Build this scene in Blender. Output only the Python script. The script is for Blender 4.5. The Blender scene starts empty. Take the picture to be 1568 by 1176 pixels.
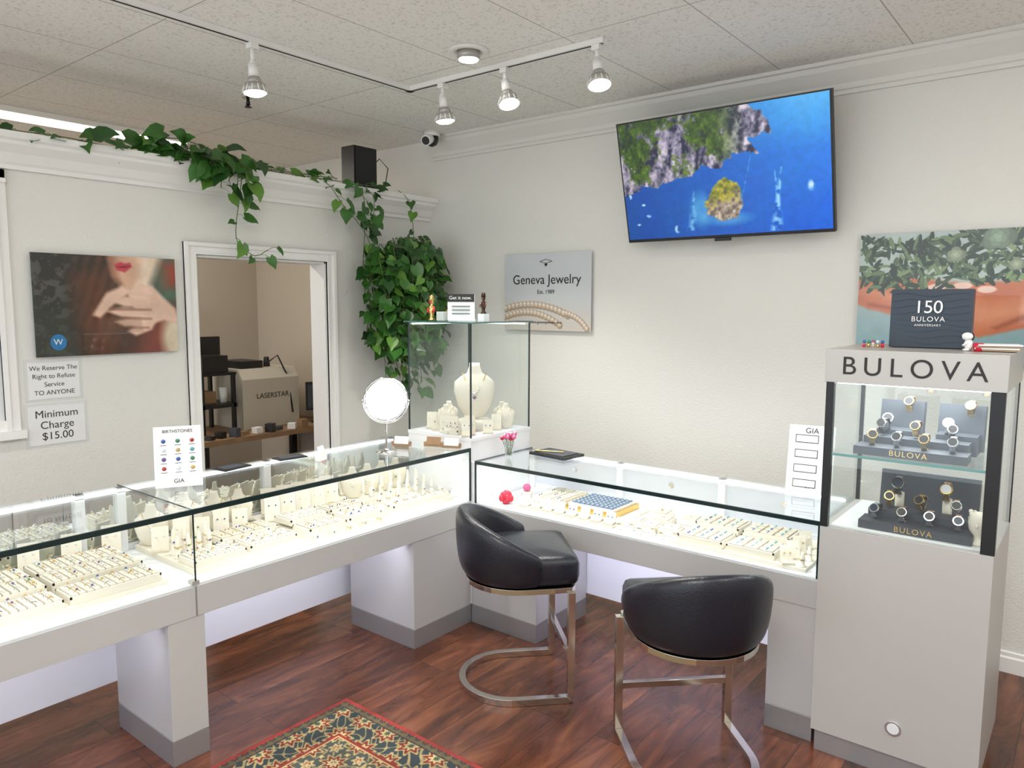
import bpy, bmesh, math, random
import numpy as np
from mathutils import Vector, Matrix
random.seed(7); rng=np.random.RandomState(5)
S=bpy.context.scene
try: S.view_settings.view_transform='Standard'
except Exception: pass
COL=S.collection

# ------------------------------------------------------------------ materials
MATS={}
def mat(name,col=(.8,.8,.8),rough=.5,metal=0,emis=0,ecol=None,spec=.5,bump=None,noise=None,coat=0):
    if name in MATS: return MATS[name]
    m=bpy.data.materials.new(name); m.use_nodes=True; nt=m.node_tree
    b=nt.nodes['Principled BSDF']
    b.inputs['Base Color'].default_value=(*col,1); b.inputs['Roughness'].default_value=rough
    b.inputs['Metallic'].default_value=metal
    b.inputs['Specular IOR Level'].default_value=spec
    if coat: b.inputs['Coat Weight'].default_value=coat
    if emis:
        b.inputs['Emission Color'].default_value=(*(ecol or col),1); b.inputs['Emission Strength'].default_value=emis
    tc=nt.nodes.new('ShaderNodeTexCoord')
    if noise:
        sc,amt=noise
        n=nt.nodes.new('ShaderNodeTexNoise'); n.inputs['Scale'].default_value=sc; n.inputs['Detail'].default_value=4
        nt.links.new(tc.outputs['Object'],n.inputs['Vector'])
        mx=nt.nodes.new('ShaderNodeMix'); mx.data_type='RGBA'
        mx.inputs['A'].default_value=(*[c*(1-amt) for c in col],1); mx.inputs['B'].default_value=(*[min(1,c*(1+amt)) for c in col],1)
        nt.links.new(n.outputs['Fac'],mx.inputs['Factor']); nt.links.new(mx.outputs['Result'],b.inputs['Base Color'])
    if bump:
        sc,st=bump
        n=nt.nodes.new('ShaderNodeTexNoise'); n.inputs['Scale'].default_value=sc; n.inputs['Detail'].default_value=3
        nt.links.new(tc.outputs['Object'],n.inputs['Vector'])
        bp=nt.nodes.new('ShaderNodeBump'); bp.inputs['Strength'].default_value=st; bp.inputs['Distance'].default_value=.01
        nt.links.new(n.outputs['Fac'],bp.inputs['Height']); nt.links.new(bp.outputs['Normal'],b.inputs['Normal'])
    MATS[name]=m; return m
def glassmat(name,tint=(.985,1,.992),r0=.035,r1=.8):
    # thin sheet glass: symmetric Schlick reflection over clear transmission
    m=bpy.data.materials.new(name); m.use_nodes=True; nt=m.node_tree; nt.nodes.clear()
    o=nt.nodes.new('ShaderNodeOutputMaterial'); t=nt.nodes.new('ShaderNodeBsdfTransparent'); t.inputs[0].default_value=(*tint,1)
    g=nt.nodes.new('ShaderNodeBsdfGlossy'); g.inputs['Roughness'].default_value=.01; g.inputs['Color'].default_value=(.95,.98,1,1)
    f=nt.nodes.new('ShaderNodeLayerWeight'); f.inputs[0].default_value=.5
    pw=nt.nodes.new('ShaderNodeMath'); pw.operation='POWER'; pw.inputs[1].default_value=5
    mu=nt.nodes.new('ShaderNodeMath'); mu.operation='MULTIPLY_ADD'; mu.inputs[1].default_value=r1; mu.inputs[2].default_value=r0
    mx=nt.nodes.new('ShaderNodeMixShader')
    nt.links.new(f.outputs['Facing'],pw.inputs[0]); nt.links.new(pw.outputs[0],mu.inputs[0]); nt.links.new(mu.outputs[0],mx.inputs[0])
    nt.links.new(t.outputs[0],mx.inputs[1]); nt.links.new(g.outputs[0],mx.inputs[2]); nt.links.new(mx.outputs[0],o.inputs[0])
    MATS[name]=m; return m
def vcmat(name,rough=.4,emis=0,coat=0):
    m=bpy.data.materials.new(name); m.use_nodes=True; nt=m.node_tree; b=nt.nodes['Principled BSDF']
    a=nt.nodes.new('ShaderNodeAttribute'); a.attribute_name='Col'
    b.inputs['Roughness'].default_value=rough
    if coat: b.inputs['Coat Weight'].default_value=coat; b.inputs['Coat Roughness'].default_value=.03
    if emis:
        b.inputs['Base Color'].default_value=(.01,.01,.01,1)
        nt.links.new(a.outputs['Color'],b.inputs['Emission Color']); b.inputs['Emission Strength'].default_value=emis
    else: nt.links.new(a.outputs['Color'],b.inputs['Base Color'])
    return m
WALL=mat('wall_paint',(.78,.772,.725),.75,bump=(90,.25))
TRIM=mat('trim_paint',(.86,.855,.83),.45)
BACKWALL=mat('backroom_paint',(.52,.455,.375),.8)
SIL=mat('silver_laminate',(.55,.545,.545),.38,metal=.15,noise=(3,.03))
WHT=mat('white_laminate',(.78,.79,.82),.4)
DECK=mat('white_deck',(.74,.76,.78),.45)
TOE=mat('brushed_toe_kick',(.40,.40,.41),.35,metal=.6)
CREAM=mat('cream_leatherette',(.60,.54,.44),.6)
CREAM2=mat('ivory_leatherette',(.74,.69,.59),.6)
GLASS=glassmat('case_glass')
EDGE=mat('glass_dark_edge',(.01,.025,.025),.2)
BLK=mat('black_plastic',(.012,.012,.013),.4)
BLKM=mat('black_metal',(.012,.012,.013),.35,metal=.2)
LEATHER=mat('black_leather',(.010,.011,.018),.34,bump=(160,.12))
STEEL=mat('champagne_steel',(.66,.62,.56),.14,metal=1)
CHROME=mat('chrome',(.8,.8,.8),.08,metal=1)
MIRROR=mat('mirror_panel',(.75,.8,.78),.03,metal=1)
GOLD=mat('gold',(.75,.52,.2),.25,metal=1)
PEWTER=mat('pewter_satin',(.46,.44,.41),.35,metal=.4)
GREYPAD=mat('charcoal_pad',(.05,.06,.075),.5)
BLUEB=mat('navy_box',(.012,.025,.045),.35)
PAPER=mat('paper',(.82,.82,.82),.6)
INK=mat('ink',(.02,.02,.02),.6)
LEAF=mat('pothos_leaf',(.045,.15,.025),.35,noise=(9,.6))
LEAF2=mat('pothos_leaf_light',(.12,.27,.04),.35,noise=(9,.4))
LEAF3=mat('pothos_leaf_dark',(.02,.075,.015),.35,noise=(9,.5))
STEM=mat('vine_stem',(.12,.16,.05),.6)
WOODD=mat('desk_wood',(.28,.17,.09),.5,noise=(12,.3))
LED=mat('led_strip',(1,1,1),.5,emis=4,ecol=(.92,.96,1))
BULB=mat('bulb_face',(1,1,1),.5,emis=40,ecol=(1,.97,.92))
FLUO=mat('fluorescent_tube',(1,1,1),.5,emis=4.5,ecol=(1,.96,.85))
GEMS=[mat('gem_%s'%n,c,.1,coat=1) for n,c in dict(blue=(.03,.09,.34),green=(.03,.2,.1),red=(.35,.03,.03),clear=(.62,.66,.70),gold=(.5,.34,.12),aqua=(.12,.34,.42),violet=(.12,.06,.22)).items()]
GEMN=[GEMS[3],GEMS[3],GEMS[3],GEMS[4],GEMS[3],GEMS[3],GEMS[6],GEMS[0],GEMS[4],GEMS[1],GEMS[3]]
RED=mat('red_velvet',(.6,.01,.04),.4)
PINK=mat('pink_flower',(.6,.1,.25),.6)

# ------------------------------------------------------------------ mesh builder
class B:
    def __init__(s): s.bm=bmesh.new(); s.mats=[]; s.M=Matrix()
    def mi(s,m):
        if m not in s.mats: s.mats.append(m)
        return s.mats.index(m)
    def v(s,p): return s.bm.verts.new(s.M@Vector(p))
    def f(s,vs,m,smooth=False):
        try: fc=s.bm.faces.new(vs)
        except ValueError: return
        fc.material_index=s.mi(m); fc.smooth=smooth; return fc
    def box(s,x0,x1,y0,y1,z0,z1,m):
        c=[s.v((x,y,z)) for z in (z0,z1) for y in (y0,y1) for x in (x0,x1)]
        for q in ((0,2,3,1),(4,5,7,6),(0,1,5,4),(2,6,7,3),(0,4,6,2),(1,3,7,5)): s.f([c[i] for i in q],m)
    def obox(s,c,size,rz,m,tilt=0,tx=0):
        old=s.M; s.M=old@Matrix.Translation(c)@Matrix.Rotation(rz,4,'Z')@Matrix.Rotation(tilt,4,'Y')@Matrix.Rotation(tx,4,'X')
        a,b,d=[q/2 for q in size]; s.box(-a,a,-b,b,-d,d,m); s.M=old
    def cyl(s,p,q,r1,r2,m,n=16,caps=True):
        p,q=Vector(p),Vector(q); d=(q-p).normalized(); a=d.orthogonal().normalized(); b=d.cross(a)
        R=[[s.v(c+(a*math.cos(t)+b*math.sin(t))*r) for t in [2*math.pi*i/n for i in range(n)]] for c,r in ((p,r1),(q,r2))]
        for i in range(n): s.f([R[0][i],R[0][(i+1)%n],R[1][(i+1)%n],R[1][i]],m,True)
        if caps: s.f(R[0][::-1],m); s.f(R[1],m)
    def lathe(s,prof,c,m,n=20,smooth=True,sx=1,sy=1):
        rings=[]
        for r,z in prof: rings.append([s.v((c[0]+sx*r*math.cos(2*math.pi*i/n),c[1]+sy*r*math.sin(2*math.pi*i/n),c[2]+z)) for i in range(n)])
        for a,b in zip(rings,rings[1:]):
            for i in range(n): s.f([a[i],a[(i+1)%n],b[(i+1)%n],b[i]],m,smooth)
        s.f(rings[0][::-1],m,smooth); s.f(rings[-1],m,smooth)
    def ball(s,c,r,m,n=12,k=8):
        if not hasattr(r,'__len__'): r=(r,r,r)
        prof=[(max(.001,math.sin(math.pi*j/k)),-math.cos(math.pi*j/k)*r[2]) for j in range(k+1)]
        s.lathe([(a*r[0],z) for a,z in prof],c,m,n,sy=r[1]/r[0])
    def tube(s,pts,r,m,n=8,closed=False,flat=None):
        pts=[Vector(p) for p in pts]; N=len(pts); rings=[]; prev=None
        for i,p in enumerate(pts):
            if closed: d=(pts[(i+1)%N]-pts[i-1])
            else: d=pts[min(i+1,N-1)]-pts[max(i-1,0)]
            d.normalize()
            up=Vector((0,0,1)) if abs(d.z)<.93 else Vector((1,0,0))
            if prev is not None and not closed:
                a=prev-d*prev.dot(d)
                a=a.normalized() if a.length>1e-4 else d.cross(up).normalized()
            else: a=d.cross(up).normalized()
            prev=a; b=a.cross(d)
            rr=r if not hasattr(r,'__len__') else r[i]
            w,h=(rr,rr) if flat is None else flat
            off=math.pi/4 if n==4 else 0
            rings.append([s.v(p+a*math.cos(2*math.pi*j/n+off)*w+b*math.sin(2*math.pi*j/n+off)*h) for j in range(n)])
        K=N if closed else N-1
        for i in range(K):
            A,C=rings[i],rings[(i+1)%N]
            for j in range(n): s.f([A[j],A[(j+1)%n],C[(j+1)%n],C[j]],m,n>4)
        if not closed: s.f(rings[0][::-1],m); s.f(rings[-1],m)
    def prism(s,pts,vec,m):
        vec=Vector(vec); a=[s.v(p) for p in pts]; b=[s.v(Vector(p)+vec) for p in pts]; n=len(pts)
        for i in range(n): s.f([a[i],a[(i+1)%n],b[(i+1)%n],b[i]],m)
        s.f(a[::-1],m); s.f(b,m)
    def done(s,name,loc=None,rz=0,bevel=0,sub=0,parent=None):
        bmesh.ops.recalc_face_normals(s.bm,faces=s.bm.faces)
        me=bpy.data.meshes.new(name); s.bm.to_mesh(me); s.bm.free()
        for m in s.mats: me.materials.append(m)
        o=bpy.data.objects.new(name,me); COL.objects.link(o)
        if loc: o.location=loc
        o.rotation_euler[2]=rz
        if bevel:
            md=o.modifiers.new('bevel','BEVEL'); md.width=bevel; md.segments=2; md.limit_method='ANGLE'
        if sub:
            md=o.modifiers.new('sub','SUBSURF'); md.levels=sub; md.render_levels=sub
        if parent: o.parent=parent
        return o
def empty(name):
    e=bpy.data.objects.new(name,None); COL.objects.link(e); return e
def text(body,size,loc,rot,m,name,parent,align='CENTER',ext=.0005,bold=0,space=1):
    c=bpy.data.curves.new(name,'FONT'); c.body=body; c.size=size; c.align_x=align; c.align_y='CENTER'; c.extrude=ext; c.offset=bold
    c.space_character=space
    c.materials.append(m); o=bpy.data.objects.new(name,c); COL.objects.link(o); o.location=loc; o.rotation_euler=rot
    if parent: o.parent=parent
    return o
RB=(math.pi/2,0,0)           # text on a face looking to -Y
RA=(math.pi/2,0,math.pi/2)   # text on a face looking to +X

# ------------------------------------------------------------------ numpy pictures
def vnoise(U,V,sc,seed=0):
    r=np.random.RandomState(seed); n=int(sc*4)+4; g=r.rand(n,n)
    x=(U*sc)%(n-1); y=(V*sc)%(n-1); i=x.astype(int); j=y.astype(int); fx=x-i; fy=y-j
    fx=fx*fx*(3-2*fx); fy=fy*fy*(3-2*fy)
    return (g[j,i]*(1-fx)+g[j,i+1]*fx)*(1-fy)+(g[j+1,i]*(1-fx)+g[j+1,i+1]*fx)*fy
def fbm(U,V,sc,seed=0,o=4):
    t=0;a=1;w=0
    for k in range(o): t=t+a*vnoise(U,V,sc*2**k,seed+k); w+=a; a*=.55
    return t/w
def pmask(U,V,pts,soft=.01):
    P=np.array(pts,float); n=len(P); d=np.full(U.shape,1e9); ins=np.zeros(U.shape,bool)
    for i in range(n):
        a=P[i]; b=P[(i+1)%n]; e=b-a; wx=U-a[0]; wy=V-a[1]
        t=np.clip((wx*e[0]+wy*e[1])/(e@e+1e-12),0,1)
        d=np.minimum(d,np.hypot(wx-t*e[0],wy-t*e[1]))
        c=((a[1]>V)!=(b[1]>V)); xx=a[0]+(V-a[1])/(b[1]-a[1]+1e-12)*e[0]
        ins^=(c&(U<xx))
    sd=np.where(ins,-d,d); return np.clip(.5-sd/soft,0,1)
def emask(U,V,cx,cy,rx,ry,soft=.1):
    d=np.sqrt(((U-cx)/rx)**2+((V-cy)/ry)**2); return np.clip((1-d)/soft+.5,0,1)
def over(C,m,col):
    col=np.array(col,float)
    if col.ndim==1: col=col/255.
    return C*(1-m[...,None])+col*m[...,None]
def picture(name,fn,nx,ny,o,ux,vy,m,parent=None):
    """o = top-left corner, ux = full width vector, vy = full height (down) vector."""
    u=np.linspace(0,1,nx); v=np.linspace(0,1,ny); U,V=np.meshgrid(u,v)
    C=np.clip(fn(U,V),0,1)
    L=np.where(C<=.04045,C/12.92,((C+.055)/1.055)**2.4)
    o,ux,vy=[np.array(q,float) for q in (o,ux,vy)]
    P=o+U[...,None]*ux+V[...,None]*vy
    idx=np.arange(nx*ny).reshape(ny,nx)
    F=np.stack([idx[:-1,:-1],idx[1:,:-1],idx[1:,1:],idx[:-1,1:]],-1).reshape(-1,4)
    me=bpy.data.meshes.new(name); me.from_pydata(P.reshape(-1,3).tolist(),[],F.tolist())
    at=me.color_attributes.new('Col','FLOAT_COLOR','POINT')
    at.data.foreach_set('color',np.concatenate([L.reshape(-1,3),np.ones((nx*ny,1))],1).astype(np.float32).ravel())
    me.materials.append(m); ob=bpy.data.objects.new(name,me); COL.objects.link(ob)
    if parent: ob.parent=parent
    return ob

XL,YR,ZTL,ZTR,YW,XW,ZC=-2.575,2.89,.95,.885,4.057,-4.03,2.90
YN=-2.6; XR=1.7; XF=-6.3
# ------------------------------------------------------------------ room shell
def floor_mat():
    m=bpy.data.materials.new('wood_plank_floor'); m.use_nodes=True; nt=m.node_tree; b=nt.nodes['Principled BSDF']; N=nt.nodes.new; L=nt.links.new
    tc=N('ShaderNodeTexCoord'); mp=N('ShaderNodeMapping'); mp.inputs['Rotation'].default_value=(0,0,math.pi/2); L(tc.outputs['Object'],mp.inputs[0])
    br=N('ShaderNodeTexBrick'); br.inputs['Scale'].default_value=1; br.inputs['Brick Width'].default_value=1.2; br.inputs['Row Height'].default_value=.165
    br.inputs['Mortar Size'].default_value=.0012; br.inputs['Color1'].default_value=(0,0,0,1); br.inputs['Color2'].default_value=(1,1,1,1); br.inputs['Mortar'].default_value=(.3,.3,.3,1)
    br.offset=.37; L(mp.outputs[0],br.inputs[0])
    m2=N('ShaderNodeMapping'); m2.inputs['Scale'].default_value=(1.5,6,1); L(mp.outputs[0],m2.inputs[0])
    add=N('ShaderNodeVectorMath'); add.operation='MULTIPLY_ADD'; L(br.outputs['Color'],add.inputs[0]); add.inputs[1].default_value=(7,5,3); L(m2.outputs[0],add.inputs[2])
    n=N('ShaderNodeTexNoise'); n.inputs['Scale'].default_value=1.3; n.inputs['Detail'].default_value=8; n.inputs['Roughness'].default_value=.62; n.inputs['Distortion'].default_value=1.6; L(add.outputs[0],n.inputs['Vector'])
    cr=N('ShaderNodeValToRGB'); L(n.outputs['Fac'],cr.inputs[0]); e=cr.color_ramp.elements
    e[0].position=.28; e[0].color=(.040,.013,.007,1); e[1].position=.78; e[1].color=(.22,.080,.036,1)
    k=e.new(.5); k.color=(.105,.034,.016,1)
    hs=N('ShaderNodeMix'); hs.data_type='RGBA'; hs.blend_type='MULTIPLY'; hs.inputs['Factor'].default_value=1
    r2=N('ShaderNodeMapRange'); L(br.outputs['Color'],r2.inputs[0]); r2.inputs[3].default_value=.78; r2.inputs[4].default_value=1.25
    L(cr.outputs[0],hs.inputs['A']); L(r2.outputs[0],hs.inputs['B'])
    mo=N('ShaderNodeMix'); mo.data_type='RGBA'; L(br.outputs['Fac'],mo.inputs['Factor']); L(hs.outputs['Result'],mo.inputs['A']); mo.inputs['B'].default_value=(.03,.012,.006,1)
    L(mo.outputs['Result'],b.inputs['Base Color']); b.inputs['Roughness'].default_value=.24
    bp=N('ShaderNodeBump'); bp.inputs['Strength'].default_value=.12; bp.inputs['Distance'].default_value=.004; L(n.outputs['Fac'],bp.inputs['Height']); L(bp.outputs['Normal'],b.inputs['Normal'])
    return m
def ceil_mat():
    m=bpy.data.materials.new('acoustic_tile_ceiling'); m.use_nodes=True; nt=m.node_tree; b=nt.nodes['Principled BSDF']; N=nt.nodes.new; L=nt.links.new
    tc=N('ShaderNodeTexCoord'); sp=N('ShaderNodeSeparateXYZ'); L(tc.outputs['Object'],sp.inputs[0])
    def line(out,period,off):
        a=N('ShaderNodeMath'); a.operation='ADD'; L(out,a.inputs[0]); a.inputs[1].default_value=off
        p=N('ShaderNodeMath'); p.operation='PINGPONG'; L(a.outputs[0],p.inputs[0]); p.inputs[1].default_value=period/2
        c=N('ShaderNodeMath'); c.operation='LESS_THAN'; L(p.outputs[0],c.inputs[0]); c.inputs[1].default_value=.003; return c.outputs[0]
    a=line(sp.outputs[0],.61,20*.61+.79); c=line(sp.outputs[1],1.22,20*1.22-1.67)
    mx=N('ShaderNodeMath'); mx.operation='MAXIMUM'; L(a,mx.inputs[0]); L(c,mx.inputs[1])
    v=N('ShaderNodeTexNoise'); v.inputs['Scale'].default_value=75; v.inputs['Detail'].default_value=3; L(tc.outputs['Object'],v.inputs['Vector'])
    cr=N('ShaderNodeValToRGB'); L(v.outputs['Fac'],cr.inputs[0]); cr.color_ramp.elements[0].position=.30; cr.color_ramp.elements[0].color=(.64,.63,.60,1); cr.color_ramp.elements[1].position=.46; cr.color_ramp.elements[1].color=(.86,.85,.815,1)
    mo=N('ShaderNodeMix'); mo.data_type='RGBA'; L(mx.outputs[0],mo.inputs['Factor']); L(cr.outputs[0],mo.inputs['A']); mo.inputs['B'].default_value=(.45,.44,.41,1)
    L(mo.outputs['Result'],b.inputs['Base Color']); b.inputs['Roughness'].default_value=.9
    bp=N('ShaderNodeBump'); bp.inputs['Strength'].default_value=.2; bp.inputs['Distance'].default_value=.003; L(v.outputs['Fac'],bp.inputs['Height']); L(bp.outputs['Normal'],b.inputs['Normal'])
    return m
b=B(); b.box(XF,XR,YN,YW+.12,-.1,0,floor_mat()); b.done('floor')
b=B(); b.box(XF,XR,YN,YW+.12,ZC,ZC+.1,ceil_mat()); b.done('ceiling')
b=B(); b.box(XF,XR+.1,YW,YW+.12,0,ZC,WALL); b.done('wall_back')
b=B(); b.box(XR,XR+.1,YN,YW,0,ZC,WALL); b.done('wall_right')
b=B(); b.box(XF-.1,XF,YN,YW+.12,0,ZC,BACKWALL); b.done('wall_backroom')
b=B()
XP=XW-.14
for y0,y1,z0,z1 in ((YN,2.20,0,2.44),(3.10,YW,0,2.44),(2.20,3.10,1.975,2.44)): b.box(XP,XW,y0,y1,z0,z1,WALL)
b.done('wall_left')
b=B(); b.box(XF,XP-.02,YW-.012,YW-.001,0,2.2,BACKWALL); b.done('wall_backroom_side')
b=B()
prof=[(XP-.10,2.475),(XW+.10,2.475),(XW+.10,2.445),(XW+.085,2.435),(XW+.085,2.42),(XW+.05,2.385),(XW+.03,2.345),(XW+.02,2.335),(XW+.02,2.315),(XW+.001,2.315),(XW+.001,2.44),(XP-.10,2.44)]
b.prism([(x,YN+.01,z) for x,z in prof],(0,YW-.002-YN-.01,0),TRIM); b.done('trim_ledge')
b=B()
prof=[(0,0),(-.11,0),(-.11,-.018),(-.095,-.022),(-.085,-.045),(-.05,-.08),(-.03,-.10),(-.025,-.125),(-.015,-.13),(-.015,-.15),(0,-.15)]
b.prism([(XP+.2,YW-.001+y,ZC-.001+z) for y,z in prof],(XR-XP-.21,0,0),WALL); b.done('trim_crown')
b=B()
prof=[(0,0),(-.016,0),(-.016,.07),(-.010,.078),(-.010,.095),(-.004,.10),(0,.10)]
b.prism([(XW+.005,YW-.001+y,z) for y,z in prof],(XR-XW-.01,0,0),TRIM); b.done('baseboard_back')
b=B()
for k,(w0,w1,t) in enumerate(((0,.068,.016),(.045,.068,.028),(0,.012,.022))):
    yi0,yi1,zi=2.20,3.10,1.975
    b.box(XW,XW+t,yi0-w1,yi0-w0,0,zi+w1,TRIM); b.box(XW,XW+t,yi1+w0,yi1+w1,0,zi+w1,TRIM); b.box(XW,XW+t,yi0-w0,yi1+w0,zi+w0,zi+w1,TRIM)
b.box(XP-.01,XW,2.20,2.215,0,1.975,TRIM); b.box(XP-.01,XW,3.085,3.10,0,1.975,TRIM); b.box(XP-.01,XW,2.2,3.1,1.96,1.975,TRIM)
b.done('door_1_casing',bevel=.002)
b=B()
for w0,w1,t in ((0,.06,.018),(.04,.06,.03)):
    b.box(XW,XW+t,1.29-w1,1.29-w0,1.08,2.31,TRIM); b.box(XW,XW+t,.2,1.29,2.31-w1,2.31-w0,TRIM); b.box(XW,XW+t,.2+w0,.2+w1,1.08,2.31,TRIM)
b.box(XW,XW+.035,.16,1.31,1.06,1.10,TRIM); b.box(XW,XW+.02,.2,1.29,1.10,1.15,TRIM)
b.box(XW+.001,XW+.006,.24,1.25,1.12,2.29,mat('window_pane_frost',(.75,.77,.76),.2))
b.done('window_1')

# ------------------------------------------------------------------ jewellery helpers
def gem(b,c,r,m):
    p=[b.v((c[0]+dx*r,c[1]+dy*r,c[2]+dz*r)) for dx,dy,dz in ((1,0,0),(0,1,0),(-1,0,0),(0,-1,0),(0,0,.8),(0,0,-1))]
    for i in range(4): b.f([p[i],p[(i+1)%4],p[4]],m); b.f([p[(i+1)%4],p[i],p[5]],m)
def ring(b,c,R,ang,m,g):
    ca,sa=math.cos(ang),math.sin(ang)
    b.tube([(c[0]+ca*R*math.cos(t),c[1]+sa*R*math.cos(t),c[2]+R*math.sin(t)) for t in [2*math.pi*i/10 for i in range(10)]],.0018,m,n=4,closed=True)
    gem(b,(c[0],c[1],c[2]+R+.003),.0058,g)
def tray(b,x0,x1,y0,y1,z,nx,ny,kind='ring',h=.018,gems=None):
    b.box(x0,x1,y0,y1,z,z+h,CREAM2)
    e=.006; b.box(x0,x1,y0,y0+e,z+h,z+h+.008,CREAM2); b.box(x0,x1,y1-e,y1,z+h,z+h+.008,CREAM2); b.box(x0,x0+e,y0,y1,z+h,z+h+.008,CREAM2); b.box(x1-e,x1,y0,y1,z+h,z+h+.008,CREAM2)
    dx=(x1-x0-2*e)/nx; dy=(y1-y0-2*e)/ny
    for i in range(nx):
        for j in range(ny):
            cx=x0+e+dx*(i+.5); cy=y0+e+dy*(j+.5); g=random.choice(gems or GEMN)
            if kind=='ring':
                b.box(cx-dx*.44,cx+dx*.44,cy-dy*.42,cy-dy*.05,z+h,z+h+.013,CREAM2); b.box(cx-dx*.44,cx+dx*.44,cy+dy*.05,cy+dy*.42,z+h,z+h+.013,CREAM2)
                ring(b,(cx,cy,z+h+.012),.010,math.pi/2+random.uniform(-.3,.3),random.choice((GOLD,CHROME,CHROME)),g)
            elif kind=='pad':
                b.box(cx-dx*.42,cx+dx*.42,cy-dy*.42,cy+dy*.42,z+h,z+h+.012,CREAM)
                for s in (-1,1): gem(b,(cx,cy+s*dy*.16,z+h+.016),.0052,g)
def finger(b,x,y,z,h,g=None):
    b.lathe([(.015,0),(.015,.004),(.0105,.006),(.0095,h*.6),(.007,h*.9),(.002,h)],(x,y,z),CREAM2,10)
    b.tube([(x+.0115*math.cos(t),y+.0115*math.sin(t),z+h*.5) for t in [2*math.pi*i/10 for i in range(10)]],.0018,random.choice((GOLD,CHROME)),n=4,closed=True)
    gem(b,(x+.013,y-.004,z+h*.5),.006,g or random.choice(GEMN))
def lstand(b,x,y,z,w,h,rz,g=None):
    b.obox((x,y,z+h/2),(.007,w,h),rz,CREAM2,tilt=-.25); b.obox((x+.012*math.cos(rz),y+.012*math.sin(rz),z+.005),(.05,w,.01),rz,CREAM)
    g=g or random.choice(GEMN)
    for s in (-1,1): gem(b,(x+.008*math.cos(rz)-s*w*.22*math.sin(rz),y+.008*math.sin(rz)+s*w*.22*math.cos(rz),z+h*.62),.0055,g)
def bust(b,x,y,z,s,rz=0,m=None,pend=None):
    m=m or CREAM2; old=b.M; b.M=Matrix.Translation((x,y,z))@Matrix.Rotation(rz,4,'Z')@Matrix.Scale(s,4)
    secs=[(0,.07,.045),(.05,.22,.05),(.25,.34,.075),(.55,.42,.085),(.75,.40,.075),(.86,.26,.06),(.92,.15,.055),(1.05,.11,.05),(1.12,.105,.048)]
    rings=[]
    for zz,wy,wx in secs:
        rings.append([b.v((wx*math.cos(t)+(.03 if .2<zz<.8 else 0),wy*math.sin(t),zz)) for t in [2*math.pi*i/16 for i in range(16)]])
    for A,C in zip(rings,rings[1:]):
        for i in range(16): b.f([A[i],A[(i+1)%16],C[(i+1)%16],C[i]],m,True)
    b.f(rings[0][::-1],m); b.f(rings[-1],m)
    pts=[(.125-abs(t)*.06,t*.24,.93-.42*(1-abs(t)**1.5)) for t in np.linspace(-1,1,17)]
    b.tube(pts,.012,GOLD,n=4)
    for p in pts[5:12]: b.ball((p[0]+.01,p[1],p[2]),.02,pend or PAPER,6,4)
    gem(b,(.145,0,.44),.045,random.choice(GEMN)); b.M=old
def watch(b,x,y,z,rz=0,s=1,band=None):
    band=band or CHROME; old=b.M; b.M=Matrix.Translation((x,y,z))@Matrix.Rotation(rz,4,'Z')@Matrix.Rotation(-.5,4,'X')@Matrix.Scale(s,4)
    R=.028; pts=[(0,R*.85*math.cos(t),R*math.sin(t)) for t in [2*math.pi*i/16 for i in range(16)]]
    b.tube(pts,.01,band,n=4,closed=True,flat=(.013,.003))
    cs=GOLD if band is GOLD else CHROME
    b.cyl((0,-R*.8,0),(0,-R*.8-.010,0),.019,.017,cs,14); b.cyl((0,-R*.8-.0102,0),(0,-R*.8-.0112,0),.014,.014,random.choice((BLK,PAPER,BLUEB,BLK)),14)
    b.ball((0,0,0),(.011,R*.75,R*.9),GREYPAD,8,6); b.M=old

# ------------------------------------------------------------------ left counter
def area(name,loc,rot,sx,sy,e,col=(1,1,1),spread=None):
    l=bpy.data.lights.new(name,'AREA'); l.shape='RECTANGLE'; l.size=sx; l.size_y=sy; l.energy=e; l.color=col
    if spread: l.spread=spread
    o=bpy.data.objects.new(name,l); COL.objects.link(o); o.location=loc; o.rotation_euler=rot; return o
def aim(o,d): o.rotation_euler=Vector(d).to_track_quat('-Z','Y').to_euler()
XB=-3.18; Y0=-.7; DK=.668
P=empty('jewelry_display_counter')
b=B()
b.box(XB,XL,Y0,YR-.002,.545,.66,SIL); b.box(XB+.004,XL-.004,Y0,YR-.004,.66,DK,DECK)
b.box(XB,XB+.02,Y0,YR-.002,.12,.545,WHT)
b.box(XB+.02,XB+.05,Y0,YR-.45,.50,.544,WHT)
for y0,y1,x0 in ((1.25,1.39,-3.02),(-.25,-.11,-3.02),(2.47,YR-.002,-3.06)):
    b.box(x0,XL-.003,y0,y1,.10,.545,SIL); b.box(x0+.006,XL-.001,y0-.003,y1,0,.10,TOE)
b.box(XB,XB+.03,Y0,YR-.002,ZTL-.03,ZTL-.008,WHT); b.box(XB,XB+.015,Y0,YR-.002,DK,DK+.025,WHT)
for y in (-.1,.55,1.2,1.36,2.05,2.86): b.box(XB,XB+.03,y-.018,y+.018,DK,ZTL-.008,WHT)
b.box(XB+.005,XB+.009,Y0,YR-.004,DK+.02,ZTL-.03,MIRROR)
b.box(XL-.030,XL-.012,Y0,YR-.01,ZTL-.014,ZTL-.009,CHROME); b.box(XB+.032,XB+.042,Y0,YR-.03,ZTL-.022,ZTL-.012,LED)
b.box(XL-.001,XL+.002,1.355,1.362,.545,.66,TOE)
b.done('cabinet',bevel=.0015,parent=P)
b=B(); b.box(XL-.006,XL,Y0,1.357,DK-.004,ZTL-.007,GLASS); b.box(XL-.006,XL,1.361,YR-.004,DK-.004,ZTL-.007,GLASS)
b.box(XB,XL,Y0,1.357,ZTL-.006,ZTL,GLASS); b.box(XB,XL,1.361,YR-.004,ZTL-.006,ZTL,GLASS); b.done('glass',parent=P)
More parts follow.
